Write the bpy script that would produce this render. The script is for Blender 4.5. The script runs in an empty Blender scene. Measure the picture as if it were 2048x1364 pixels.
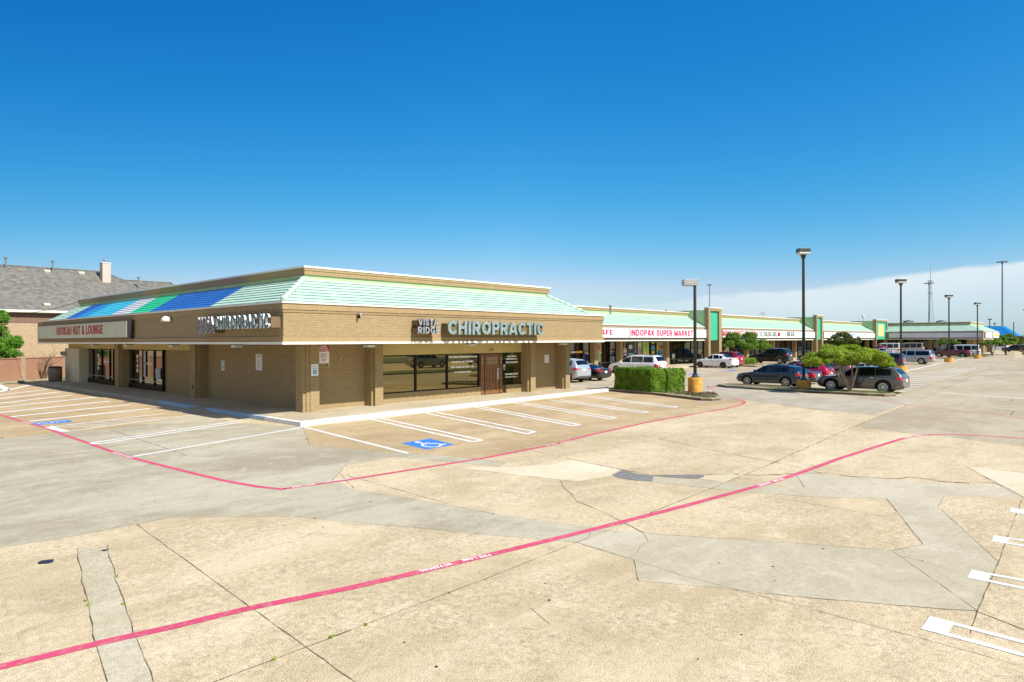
import bpy, bmesh, math, random
import numpy as np
from mathutils import Vector, Matrix
RND = random.Random(11)
scene = bpy.context.scene
COL = scene.collection

# ------------------------------------------------------------------ survey of the photograph
F, H, PSI, SL, H0 = 1330., 3.2, math.radians(42.5), -.0034, 680.6
FW = Vector((math.cos(PSI), math.sin(PSI), 0)); RT = Vector((math.sin(PSI), -math.cos(PSI), 0))
def uv(x, y): return (x-1024)/F, (y-(H0+SL*(x-1024)))/F
def G(x, y, z=0.):                     # survey point on a level plane
    u, v = uv(x, y); d = (H-z)/v; p = FW*d+RT*u*d
    return Vector((p.x, p.y, z))
def OY(x, y, Y):
    u, v = uv(x, y); r = FW+RT*u; d = Y/r.y; return r.x*d, H-v*d
def OX(x, y, X):
    u, v = uv(x, y); r = FW+RT*u; d = X/r.x; return r.y*d, H-v*d
def AT(x, y, d):                       # point at forward distance d
    u, v = uv(x, y); p = FW*d+RT*u*d; return Vector((p.x, p.y, H-v*d))
def zm(x0, y0, w, sz):
    s = w/sz
    return lambda px, py: (x0+px*s, y0+py*s)
z1 = zm(0,480,420,1508); z2 = zm(360,500,440,1667); z3 = zm(780,520,440,1765); z4 = zm(1120,580,340,1784)
z6 = zm(1600,540,240,1169); z7 = zm(1780,500,268,1219)
a1 = zm(60,600,280,1910); a2 = zm(370,610,320,1898); a3 = zm(0,500,200,974)
b4 = zm(1130,640,170,1656); b5 = zm(1280,600,180,1364); b6 = zm(1430,640,210,1790); b7 = zm(1720,640,180,2046); b8 = zm(1880,600,168,1432)
g1 = zm(0,740,620,2048); g2 = zm(580,760,520,2048); g3 = zm(1060,740,500,2048); g4 = zm(1540,680,508,1823)
g5 = zm(0,1030,700,2048); g6 = zm(660,1000,700,2048); g7 = zm(1348,960,700,2048)

# ------------------------------------------------------------------ materials
def new_mat(name):
    m = bpy.data.materials.new(name); m.use_nodes = True
    nt = m.node_tree; b = nt.nodes['Principled BSDF']
    return m, nt, b
def nd(nt, t, **kw):
    n = nt.nodes.new(t)
    for k, v in kw.items(): setattr(n, k, v)
    return n
def rgba(c): return (c[0], c[1], c[2], 1)
def mixc(nt, fac, a, b, mode='MIX'):
    n = nd(nt, 'ShaderNodeMix', data_type='RGBA', blend_type=mode)
    for s, v in ((0, fac), (6, a), (7, b)):
        if hasattr(v, 'node'): nt.links.new(v, n.inputs[s])
        elif s == 0: n.inputs[0].default_value = v
        else: n.inputs[s].default_value = rgba(v)
    return n.outputs[2]
def noise(nt, scale, detail=4, rough=.6, vec=None, dist=0):
    n = nd(nt, 'ShaderNodeTexNoise'); n.inputs['Scale'].default_value = scale
    n.inputs['Detail'].default_value = detail; n.inputs['Roughness'].default_value = rough
    n.inputs['Distortion'].default_value = dist
    if vec is not None: nt.links.new(vec, n.inputs['Vector'])
    return n.outputs['Fac']
def ramp(nt, fac, stops):
    n = nd(nt, 'ShaderNodeValToRGB'); nt.links.new(fac, n.inputs[0])
    el = n.color_ramp.elements
    while len(el) < len(stops): el.new(.5)
    for e, (p, c) in zip(el, stops):
        e.position = p; e.color = rgba(c) if not isinstance(c, (int, float)) else (c, c, c, 1)
    return n.outputs[0]
def wpos(nt):
    return nd(nt, 'ShaderNodeNewGeometry').outputs['Position']
def bump(nt, b, h, strength=.3, dist=.01):
    n = nd(nt, 'ShaderNodeBump'); n.inputs['Strength'].default_value = strength; n.inputs['Distance'].default_value = dist
    nt.links.new(h, n.inputs['Height']); nt.links.new(n.outputs[0], b.inputs['Normal'])
def mat(name, c, rough=.6, metal=0, var=.12, scale=3., c2=None, coat=0, spec=.5, bmp=0):
    m, nt, b = new_mat(name)
    b.inputs['Roughness'].default_value = rough; b.inputs['Metallic'].default_value = metal
    b.inputs['Specular IOR Level'].default_value = spec
    if coat:
        b.inputs['Coat Weight'].default_value = coat; b.inputs['Coat Roughness'].default_value = .04
    if var or c2:
        p = wpos(nt); f = noise(nt, scale, 5, .65, p)
        lo = c2 or tuple(x*(1-var*1.6) for x in c); hi = c if c2 else tuple(min(1, x*(1+var)) for x in c)
        out = mixc(nt, ramp(nt, f, [(.3, 0.), (.7, 1.)]), lo, hi)
        nt.links.new(out, b.inputs['Base Color'])
        if bmp: bump(nt, b, noise(nt, scale*12, 3, .6, p), bmp, .01)
    else:
        b.inputs['Base Color'].default_value = rgba(c)
    return m
def brick_mat(name, c1, c2, mortar, w=.21, h=.068, soldier=False, ms=.011, stain=.2):
    m, nt, b = new_mat(name)
    p = wpos(nt); sx = nd(nt, 'ShaderNodeSeparateXYZ'); nt.links.new(p, sx.inputs[0])
    ad = nd(nt, 'ShaderNodeMath', operation='ADD'); nt.links.new(sx.outputs[0], ad.inputs[0]); nt.links.new(sx.outputs[1], ad.inputs[1])
    cx = nd(nt, 'ShaderNodeCombineXYZ')
    if soldier: nt.links.new(sx.outputs[2], cx.inputs[0]); nt.links.new(ad.outputs[0], cx.inputs[1])
    else: nt.links.new(ad.outputs[0], cx.inputs[0]); nt.links.new(sx.outputs[2], cx.inputs[1])
    t = nd(nt, 'ShaderNodeTexBrick'); nt.links.new(cx.outputs[0], t.inputs['Vector'])
    t.inputs['Color1'].default_value = rgba(c1); t.inputs['Color2'].default_value = rgba(c2); t.inputs['Mortar'].default_value = rgba(mortar)
    t.inputs['Scale'].default_value = 1; t.inputs['Brick Width'].default_value = w; t.inputs['Row Height'].default_value = h
    t.inputs['Mortar Size'].default_value = ms; t.inputs['Bias'].default_value = -.1
    if soldier: t.offset = 0
    f = noise(nt, .9, 5, .65, p)
    c = mixc(nt, ramp(nt, f, [(.25, stain), (.6, 0.)]), t.outputs['Color'], tuple(x*.45 for x in c2))
    f2 = noise(nt, 14., 3, .6, p)
    c = mixc(nt, .35, c, mixc(nt, f2, tuple(x*.6 for x in c1), tuple(min(1,x*1.25) for x in c1)))
    nt.links.new(c, b.inputs['Base Color']); b.inputs['Roughness'].default_value = .85
    inv = nd(nt, 'ShaderNodeMath', operation='SUBTRACT'); inv.inputs[0].default_value = 1; nt.links.new(t.outputs['Fac'], inv.inputs[1])
    bump(nt, b, inv.outputs[0], .5, .008)
    return m
def ground_mat(name, base, dark, light, grain=.5, stain=.5):
    m, nt, b = new_mat(name); p = wpos(nt)
    mp = nd(nt, 'ShaderNodeMapping'); nt.links.new(p, mp.inputs[0]); mp.inputs['Scale'].default_value = (.28, 1, 1); mp.inputs['Rotation'].default_value = (0, 0, .35)
    f0 = noise(nt, .22, 6, .66, p, .8); fg = ramp(nt, noise(nt, .7, 4, .6, p, .4), [(.38, .3), (.62, 1.)]); f1 = noise(nt, .42, 8, .70, mp.outputs[0], .7); f2 = noise(nt, 1.5, 7, .74, p, .5); f3 = noise(nt, 11, 6, .85, p, .6); f4 = noise(nt, 62, 3, .75, p)
    c = mixc(nt, ramp(nt, f0, [(.42, 0.), (.55, 1.)]), tuple(lerp_(d, a, .05) for d, a in zip(dark, base)), base)
    c = mixc(nt, ramp(nt, f1, [(.50, 0.), (.66, .75)]), c, light)
    c = mixc(nt, ramp(nt, f1, [(.36, min(1, stain*1.7)), (.49, 0.)]), c, tuple(x*.88 for x in dark))
    c = mixc(nt, ramp(nt, f2, [(.33, min(1, stain*1.5)), (.46, 0.)]), c, tuple(x*.74 for x in dark))
    c = mixc(nt, ramp(nt, f2, [(.54, 0.), (.68, .5)]), c, tuple(min(.9, x*1.12) for x in light))
    g = mixc(nt, ramp(nt, f3, [(.40, 0.), (.58, 1.)]), tuple(x*.50 for x in dark), tuple(min(.95, x*1.25) for x in light))
    gm = nd(nt, 'ShaderNodeMath', operation='MULTIPLY'); nt.links.new(fg, gm.inputs[0]); gm.inputs[1].default_value = grain*.50
    c = mixc(nt, gm.outputs[0], c, g)
    g2 = mixc(nt, ramp(nt, f4, [(.41, 0.), (.58, 1.)]), tuple(x*.34 for x in dark), tuple(min(.95, x*1.3) for x in light))
    c = mixc(nt, grain*.34, c, g2)
    nt.links.new(c, b.inputs['Base Color']); b.inputs['Roughness'].default_value = .92; b.inputs['Specular IOR Level'].default_value = .25
    bump(nt, b, f3, .25*grain+.05, .01)
    return m
def lerp_(a, b, t): return a+(b-a)*t
def paint_mat(name, c, under, wear=.5):
    m, nt, b = new_mat(name); p = wpos(nt)
    f = noise(nt, 9, 7, .75, p); f2 = noise(nt, 1.1, 3, .6, p)
    c2 = mixc(nt, ramp(nt, f2, [(.3, 0.), (.7, 1.)]), tuple(x*.82 for x in c), c)
    o = mixc(nt, ramp(nt, f, [(.37, wear), (.50, 0.)]), c2, under)
    nt.links.new(o, b.inputs['Base Color']); b.inputs['Roughness'].default_value = .8; return m
def foliage_mat(name, dark, light, scale=1.6, tr=.25):
    m, nt, b = new_mat(name); p = wpos(nt)
    f = noise(nt, scale, 3, .6, p); f2 = noise(nt, 21, 2, .6, p)
    c = mixc(nt, ramp(nt, f, [(.35, 0.), (.65, 1.)]), dark, light)
    c = mixc(nt, .5, c, mixc(nt, f2, tuple(x*.5 for x in dark), tuple(x*1.25 for x in light)))
    nt.links.new(c, b.inputs['Base Color']); b.inputs['Roughness'].default_value = .55
    t = nd(nt, 'ShaderNodeBsdfTranslucent'); nt.links.new(c, t.inputs[0])
    mx = nd(nt, 'ShaderNodeMixShader'); mx.inputs[0].default_value = tr
    nt.links.new(b.outputs[0], mx.inputs[1]); nt.links.new(t.outputs[0], mx.inputs[2])
    nt.links.new(mx.outputs[0], nt.nodes['Material Output'].inputs['Surface']); return m
def glass_mat(name, dark, tint, refl):
    m, nt, b = new_mat(name)
    b.inputs['Base Color'].default_value = rgba(dark); b.inputs['Roughness'].default_value = .08; b.inputs['Specular IOR Level'].default_value = .3
    g = nd(nt, 'ShaderNodeBsdfGlossy'); g.inputs['Color'].default_value = rgba(tint); g.inputs['Roughness'].default_value = .015
    n = noise(nt, .9, 2, .5, wpos(nt)); bp = nd(nt, 'ShaderNodeBump'); bp.inputs['Strength'].default_value = .04; bp.inputs['Distance'].default_value = .02
    nt.links.new(n, bp.inputs['Height']); nt.links.new(bp.outputs[0], g.inputs['Normal'])
    mx = nd(nt, 'ShaderNodeMixShader'); mx.inputs[0].default_value = refl
    nt.links.new(b.outputs[0], mx.inputs[1]); nt.links.new(g.outputs[0], mx.inputs[2])
    nt.links.new(mx.outputs[0], nt.nodes['Material Output'].inputs['Surface']); return m
def shingle_mat(name):
    m, nt, b = new_mat(name); p = wpos(nt)
    sx = nd(nt, 'ShaderNodeSeparateXYZ'); nt.links.new(p, sx.inputs[0])
    cx = nd(nt, 'ShaderNodeCombineXYZ'); ad = nd(nt, 'ShaderNodeMath', operation='ADD')
    nt.links.new(sx.outputs[0], cx.inputs[0]); nt.links.new(sx.outputs[2], cx.inputs[1])
    t = nd(nt, 'ShaderNodeTexBrick'); nt.links.new(cx.outputs[0], t.inputs['Vector'])
    t.inputs['Color1'].default_value = (.175,.16,.135,1); t.inputs['Color2'].default_value = (.09,.08,.066,1); t.inputs['Mortar'].default_value = (.06,.06,.055,1)
    t.inputs['Scale'].default_value = 1; t.inputs['Brick Width'].default_value = .42; t.inputs['Row Height'].default_value = .15; t.inputs['Mortar Size'].default_value = .014
    c = mixc(nt, ramp(nt, noise(nt, 2.2, 5, .7, p), [(.35, 0.), (.7, .45)]), t.outputs['Color'], (.25,.24,.21))
    nt.links.new(c, b.inputs['Base Color']); b.inputs['Roughness'].default_value = .9; return m
M = {}
M['lot'] = ground_mat('aggregate_concrete', (.50,.392,.228), (.34,.25,.125), (.69,.57,.385), 1.0, .62)
M['stall'] = ground_mat('stall_concrete', (.44,.325,.18), (.36,.255,.13), (.53,.41,.25), .45, .5)
M['far'] = ground_mat('far_slab_concrete', (.405,.335,.225), (.33,.265,.165), (.49,.415,.295), .5, .45)
M['grey'] = ground_mat('smooth_concrete', (.415,.365,.255), (.31,.265,.175), (.51,.46,.345), .35, .42)
M['pale'] = ground_mat('pale_concrete', (.475,.415,.292), (.395,.335,.22), (.56,.50,.38), .4, .35)
M['lane'] = ground_mat('lane_concrete', (.40,.345,.25), (.33,.28,.195), (.46,.41,.32), .35, .4)
M['cream'] = ground_mat('cream_repair_concrete', (.60,.51,.35), (.52,.42,.27), (.68,.60,.44), .3, .2)
M['ribbon'] = ground_mat('ribbon_concrete', (.475,.41,.275), (.38,.315,.19), (.58,.52,.385), .8, .4)
M['walk'] = ground_mat('walk_concrete', (.44,.375,.26), (.37,.30,.20), (.54,.47,.35), .3, .3)
M['kerb'] = ground_mat('kerb_concrete', (.42,.36,.24), (.30,.25,.16), (.5,.44,.32), .4, .5)
M['tar'] = ground_mat('asphalt_repair', (.215,.205,.19), (.14,.13,.12), (.30,.29,.27), .8, .4)
M['road'] = ground_mat('asphalt_road', (.12,.115,.11), (.09,.09,.085), (.16,.155,.15), .5, .3)
M['joint'] = mat('joint_filler', (.13,.10,.06), .9, 0, .5, 6)
M['soil'] = ground_mat('bed_soil', (.27,.20,.115), (.17,.12,.07), (.36,.29,.18), .9, .4)
M['grass'] = ground_mat('grass_ground', (.10,.14,.035), (.06,.09,.02), (.17,.19,.06), .8, .3)
M['drygrass'] = ground_mat('dry_grass_ground', (.24,.22,.09), (.15,.15,.05), (.32,.28,.14), .8, .3)
M['white'] = paint_mat('white_marking_paint', (.78,.78,.75), (.5,.42,.29), .8)
M['red'] = paint_mat('red_marking_paint', (.58,.06,.135), (.47,.27,.2), .6)
M['fred'] = paint_mat('faded_red_paint', (.52,.19,.17), (.42,.33,.22), .95)
M['blue'] = paint_mat('blue_marking_paint', (.025,.19,.62), (.1,.2,.4), .35)
M['lblue'] = paint_mat('pale_blue_kerb_paint', (.34,.50,.62), (.4,.36,.28), .5)
M['wkerb'] = paint_mat('white_kerb_paint', (.80,.79,.76), (.42,.36,.26), .65)
M['brick'] = brick_mat('tan_brick', (.385,.28,.142), (.265,.188,.092), (.19,.138,.066), ms=.013)
M['soldier'] = brick_mat('tan_soldier_brick', (.40,.28,.138), (.31,.21,.10), (.19,.135,.065), .21, .068, True)
M['redbrick'] = brick_mat('red_brick', (.42,.17,.09), (.30,.115,.06), (.40,.30,.2), .22, .075, False, .014)
M['hbrick'] = brick_mat('house_brick', (.45,.31,.185), (.30,.19,.115), (.44,.36,.25), .22, .075, False, .012)
M['hshade'] = brick_mat('house_eave_shade_brick', (.22,.12,.08), (.16,.085,.06), (.22,.17,.13), .22, .075)  # darker copy of the house brick, for the shade under the eave
M['shingle'] = shingle_mat('grey_shingles')
M['trimwhite'] = mat('white_metal_trim', (.74,.72,.64), .5, 0, .06, 2)
M['creamwall'] = mat('cream_paint', (.52,.42,.17), .75, 0, .07, 1.2)
M['soffit'] = mat('soffit_paint', (.50,.44,.28), .8, 0, .06, 1)
M['palewall'] = mat('pale_block_paint', (.56,.53,.38), .8, 0, .08, .8)
def scuffed(name, c, scuff, lo, hi, scale):
    m, nt, b = new_mat(name); p = wpos(nt); f = noise(nt, scale, 5, .7, p, 1.2); f2 = noise(nt, .9, 4, .6, p)
    o = mixc(nt, ramp(nt, f2, [(.3, 0.), (.7, 1.)]), tuple(x*.88 for x in c), tuple(min(1, x*1.06) for x in c))
    o = mixc(nt, ramp(nt, f, [(lo, 0.), (hi, .8)]), o, scuff); nt.links.new(o, b.inputs['Base Color']); b.inputs['Roughness'].default_value = .62; return m
M['mint'] = scuffed('mint_roof_paint', (.425,.595,.475), (.18,.40,.40), .655, .70, .8)
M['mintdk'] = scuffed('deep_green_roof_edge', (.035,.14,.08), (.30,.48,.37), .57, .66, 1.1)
M['mintwall'] = mat('sage_stucco', (.36,.50,.26), .85, 0, .09, 1.2)
M['emerald'] = mat('emerald_panel_paint', (.04,.37,.22), .6, 0, .06, .9)
M['panelcream'] = mat('cream_panel', (.60,.47,.20), .7, 0, .05, 1)
M['sblue'] = mat('blue_stripe_paint', (.018,.13,.50), .5, 0, .14, .5)
M['smid'] = mat('mid_blue_stripe_paint', (.022,.28,.60), .5, 0, .14, .5)
M['scyan'] = mat('cyan_stripe_paint', (.05,.50,.72), .5, 0, .1, 1)
M['slav'] = mat('pale_grey_stripe_paint', (.60,.60,.64), .5, 0, .06, 1)
M['sgreen'] = mat('green_stripe_paint', (.02,.55,.24), .5, 0, .1, 1)
M['deck'] = mat('gravel_roof_deck', (.30,.28,.24), .9, 0, .2, 1)
M['bronze'] = mat('dark_bronze_frame', (.007,.006,.005), .5, 0, 0, spec=.2)
M['goldglass'] = glass_mat('solar_glass', (.012,.010,.006), (.80,.66,.30), .31)
M['darkglass'] = glass_mat('shop_glass', (.010,.009,.008), (.85,.80,.70), .24)
M['carglass'] = glass_mat('car_glass', (.004,.007,.009), (.70,.92,1.), .02)
M['wood'] = mat('stained_oak', (.20,.088,.026), .5, 0, .3, 7, None, .2)
M['wooddk'] = mat('dark_oak', (.10,.042,.014), .5, 0, .3, 7)
M['leadglass'] = mat('lead_glass', (.30,.27,.20), .2, 0, .2, 20)
M['alu'] = mat('brushed_letter_metal', (.46,.50,.53), .40, .7, .3, 11)
M['raceway'] = mat('raceway_shade_brown', (.15,.10,.05), .7, 0, .1, 3)  # brown puts the shade between the letters into the box colour
M['galv'] = mat('galvanised_steel', (.42,.43,.44), .45, .7, .15, 6)
M['lettergreen'] = mat('green_letter_side', (.0,.30,.14), .5, 0, .05)
M['lettermint'] = mat('white_letter_side', (.70,.74,.74), .5, 0, .05)
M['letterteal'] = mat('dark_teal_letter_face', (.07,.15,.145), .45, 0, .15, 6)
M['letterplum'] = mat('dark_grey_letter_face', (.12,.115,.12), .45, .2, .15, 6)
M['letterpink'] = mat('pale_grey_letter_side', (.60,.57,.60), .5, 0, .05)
M['letterred'] = mat('red_letter_side', (.14,.035,.06), .5, 0, .05)
M['signface'] = mat('milky_sign_face', (.47,.50,.38), .45, 0, .07, .9)
M['signwhite'] = mat('white_sign_face', (.80,.80,.80), .35, 0, .03, .5)
M['signgrey'] = mat('grey_sign_face', (.62,.61,.66), .4, 0, .04, .5)
M['signframe'] = mat('sign_box_frame', (.03,.025,.03), .4, .2, 0)
M['signlip'] = mat('grey_sign_lip', (.34,.33,.37), .4, .3, 0)
M['txtred'] = mat('red_sign_letters', (.30,.003,.010), .5, 0, 0)
M['txtcrimson'] = mat('crimson_sign_letters', (.62,.012,.09), .4, 0, 0)
M['txtgreen'] = mat('dark_green_sign_letters', (.02,.07,.045), .4, 0, 0)
M['txtgrey'] = mat('pale_grey_sign_letters', (.42,.52,.48), .4, 0, 0)
M['txtblue'] = mat('faded_blue_sign_letters', (.22,.34,.60), .4, 0, 0)
M['txtwhite'] = mat('white_vinyl', (.85,.85,.83), .5, 0, 0)
M['txtbrown'] = mat('brown_number', (.25,.19,.07), .6, 0, 0)
M['signblue'] = mat('blue_sign_paint', (.01,.22,.50), .5, 0, 0)
M['signred'] = mat('red_sign_paint', (.38,.012,.03), .5, 0, 0)
M['paper'] = mat('white_paper', (.72,.70,.70), .7, 0, .04)
M['pole'] = mat('dark_pole_paint', (.045,.05,.055), .4, .2, .15, 3)
M['lamphead'] = mat('dark_lamp_housing', (.05,.065,.06), .4, .1, .1)
M['lampgrey'] = mat('grey_lamp_housing', (.38,.39,.40), .4, .1, .1)
M['lens'] = mat('lamp_lens', (.66,.66,.60), .2, 0, .05)
M['yellow'] = mat('yellow_base_paint', (.66,.33,.055), .75, 0, .2, 3.5, None, 0, .4, .2)
M['pebble'] = ground_mat('pebble_bin', (.16,.125,.095), (.09,.07,.055), (.25,.2,.16), .95, .2)
M['black'] = mat('black_plastic', (.012,.012,.012), .5, 0, 0)
M['tyre'] = mat('tyre_rubber', (.016,.016,.017), .8, 0, 0)
M['rim'] = mat('alloy_rim', (.62,.63,.65), .28, .8, 0)
M['rimdk'] = mat('dark_rim', (.10,.10,.105), .4, .5, 0)
M['tail'] = mat('red_tail_lens', (.50,.008,.025), .15, 0, 0, coat=.5)
M['head'] = mat('headlamp_lens', (.55,.58,.60), .08, .3, 0, coat=1)
M['amber'] = mat('amber_lens', (.65,.20,.04), .15, 0, 0)
M['chrome'] = mat('chrome', (.75,.76,.78), .12, 1, 0)
M['bark'] = mat('pale_bark', (.34,.24,.16), .85, 0, .3, 9, bmp=.5)
M['barkdk'] = mat('brown_bark', (.16,.11,.07), .9, 0, .3, 9, bmp=.5)
M['leafhi'] = foliage_mat('lime_leaves', (.155,.26,.012), (.42,.53,.035), 1.6, .42)
M['leafmid'] = foliage_mat('mid_leaves', (.07,.17,.014), (.20,.34,.03), 1.0, .32)
M['leafdk'] = foliage_mat('dark_leaves', (.045,.085,.012), (.13,.17,.022), .9, .25)
M['leafleft'] = foliage_mat('bright_leaves', (.06,.19,.012), (.20,.44,.03), 1.3, .35)
M['hedge'] = foliage_mat('hedge_leaves', (.075,.18,.006), (.24,.40,.014), 2.6, .3)
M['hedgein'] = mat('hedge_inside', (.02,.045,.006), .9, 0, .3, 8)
M['twig'] = mat('bare_twigs', (.14,.09,.055), .9, 0, .2, 8)
M['steelfar'] = mat('galvanised_mast', (.16,.22,.27), .5, .2, .05, 1)
M['mastred'] = mat('lattice_mast_paint', (.42,.45,.50), .5, .1, .1, .3)
M['bluemetal'] = mat('blue_metal_roof', (.015,.22,.50), .4, .2, .06, .6)
M['greymetal'] = mat('grey_unit_metal', (.20,.22,.22), .5, .3, .1, 1)
def carpaint(name, c, metal=.35, rough=.3): return mat(name, c, rough, metal, 0, coat=1.)

# ------------------------------------------------------------------ mesh building
class MB:
    def __init__(s): s.v = []; s.f = []; s.m = []
    def face(s, pts, mi=0):
        n = len(s.v); s.v += [tuple(p) for p in pts]; s.f.append(tuple(range(n, n+len(pts)))); s.m.append(mi); return s
    def grid(s, rows, mi=0, closed=False):
        n = len(s.v); k = len(rows[0])
        for r in rows: s.v += [tuple(p) for p in r]
        for i in range(len(rows)-1):
            for j in range(k if closed else k-1):
                a = n+i*k+j; b = n+i*k+(j+1) % k
                s.f.append((a, b, b+k, a+k)); s.m.append(mi(i, j) if callable(mi) else mi)
        return s
    def box(s, x0, x1, y0, y1, z0, z1, mi=0):
        n = len(s.v)
        s.v += [(x, y, z) for z in (z0, z1) for y in (y0, y1) for x in (x0, x1)]
        for q in ((0,2,3,1),(4,5,7,6),(0,1,5,4),(1,3,7,5),(3,2,6,7),(2,0,4,6)):
            s.f.append(tuple(n+i for i in q)); s.m.append(mi)
        return s
    def obox(s, c, ux, uy, uz, hx, hy, hz, mi=0):
        n = len(s.v); c = Vector(c)
        s.v += [tuple(c+ux*hx*a+uy*hy*b+uz*hz*g) for g in (-1,1) for b in (-1,1) for a in (-1,1)]
        for q in ((0,2,3,1),(4,5,7,6),(0,1,5,4),(1,3,7,5),(3,2,6,7),(2,0,4,6)):
            s.f.append(tuple(n+i for i in q)); s.m.append(mi)
        return s
    def prism(s, poly, z0, z1, mi=0, side=None):
        p = [(a[0], a[1]) for a in poly]
        if sum(p[i][0]*p[(i+1) % len(p)][1]-p[(i+1) % len(p)][0]*p[i][1] for i in range(len(p))) < 0: p.reverse()
        s.face([(x, y, z1) for x, y in p], mi); s.face([(x, y, z0) for x, y in reversed(p)], mi)
        for i in range(len(p)):
            a, b = p[i], p[(i+1) % len(p)]
            s.face([(a[0],a[1],z0),(b[0],b[1],z0),(b[0],b[1],z1),(a[0],a[1],z1)], mi if side is None else side)
        return s
    def tube(s, pts, rad, n=8, mi=0):
        pts = [Vector(p) for p in pts]; rows = []
        if not isinstance(rad, (list, tuple)): rad = [rad]*len(pts)
        for i, p in enumerate(pts):
            t = (pts[min(i+1, len(pts)-1)]-pts[max(i-1, 0)]).normalized()
            a = t.orthogonal().normalized() if abs(t.z) < .9 else (Vector((1,0,0))-t*t.x).normalized()
            b = t.cross(a)
            rows.append([p+(a*math.cos(2*math.pi*k/n)+b*math.sin(2*math.pi*k/n))*rad[i] for k in range(n)])
        s.grid(rows, mi, True); s.face(rows[0][::-1], mi); s.face(rows[-1], mi); return s
    def lathe(s, prof, c=(0,0,0), n=16, mi=0, axis='z'):
        rows = []
        for r, h in prof:
            row = []
            for k in range(n):
                a = 2*math.pi*k/n; x, y = r*math.cos(a), r*math.sin(a)
                q = (x, y, h) if axis == 'z' else (x, h, y)
                row.append((c[0]+q[0], c[1]+q[1], c[2]+q[2]))
            rows.append(row)
        s.grid(rows, mi, True); return s
    def sheet(s, poly, z, mi=0): s.face([(p[0], p[1], z) for p in poly], mi); return s
    def ribbon(s, pts, w, z, mi=0):
        pts = [Vector((p[0], p[1])) for p in pts]; L = []; R_ = []
        for i, p in enumerate(pts):
            if i == 0: n1 = n2 = (pts[1]-p).normalized()
            elif i == len(pts)-1: n1 = n2 = (p-pts[i-1]).normalized()
            else: n1 = (p-pts[i-1]).normalized(); n2 = (pts[i+1]-p).normalized()
            t = (n1+n2).normalized(); k = max(.45, t.dot(n1)); nn = Vector((-t.y, t.x))*(w/2/k)
            L.append((p.x+nn.x, p.y+nn.y, z)); R_.append((p.x-nn.x, p.y-nn.y, z))
        for i in range(len(pts)-1): s.face([R_[i], R_[i+1], L[i+1], L[i]], mi)
        return s
    def build(s, name, mats, parent=None, smooth=False, tri=False, fix=True):
        me = bpy.data.meshes.new(name); me.from_pydata(s.v, [], s.f)
        if not isinstance(mats, (list, tuple)): mats = [mats]
        for m in mats: me.materials.append(m)
        me.polygons.foreach_set('material_index', s.m)
        if fix or tri:
            bm = bmesh.new(); bm.from_mesh(me)
            if fix: bmesh.ops.remove_doubles(bm, verts=bm.verts, dist=.0004); bmesh.ops.recalc_face_normals(bm, faces=bm.faces)
            if tri: bmesh.ops.triangulate(bm, faces=[f for f in bm.faces if len(f.verts) > 4])
            bm.to_mesh(me); bm.free()
        if smooth:
            me.polygons.foreach_set('use_smooth', [True]*len(me.polygons))
        me.update(); o = bpy.data.objects.new(name, me); COL.objects.link(o); par(o, parent); return o
WORLD = {}
def par(o, parent):
    if parent is None: return
    o.parent = parent
    if parent.name in WORLD: o.matrix_parent_inverse = Matrix.Translation(-WORLD[parent.name])
def tag(o, label, cat, group=None, kind=None):
    if label: o['label'] = label
    if cat: o['category'] = cat
    if group: o['group'] = group
    if kind: o['kind'] = kind
    return o
def struct(o, label=None, cat=None):
    o['kind'] = 'structure'
    if label: o['label'] = label
    if cat: o['category'] = cat
    return o
def thing(name, loc, label, cat, group=None, world=True, rot=0):
    o = bpy.data.objects.new(name, None); COL.objects.link(o); o.location = loc; o.rotation_euler = (0, 0, rot)
    o.empty_display_size = .3
    if world: WORLD[o.name] = Vector(loc)
    return tag(o, label, cat, group)
_l, _t, _b = .11, .89, .11
def _ar(cx, cy, rx, ry, a0, a1): return ('a', [(cx+rx*math.cos(math.radians(a0+(a1-a0)*k/14)), cy+ry*math.sin(math.radians(a0+(a1-a0)*k/14))) for k in range(15)])
def _ln(*p): return ('l', p)
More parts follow.
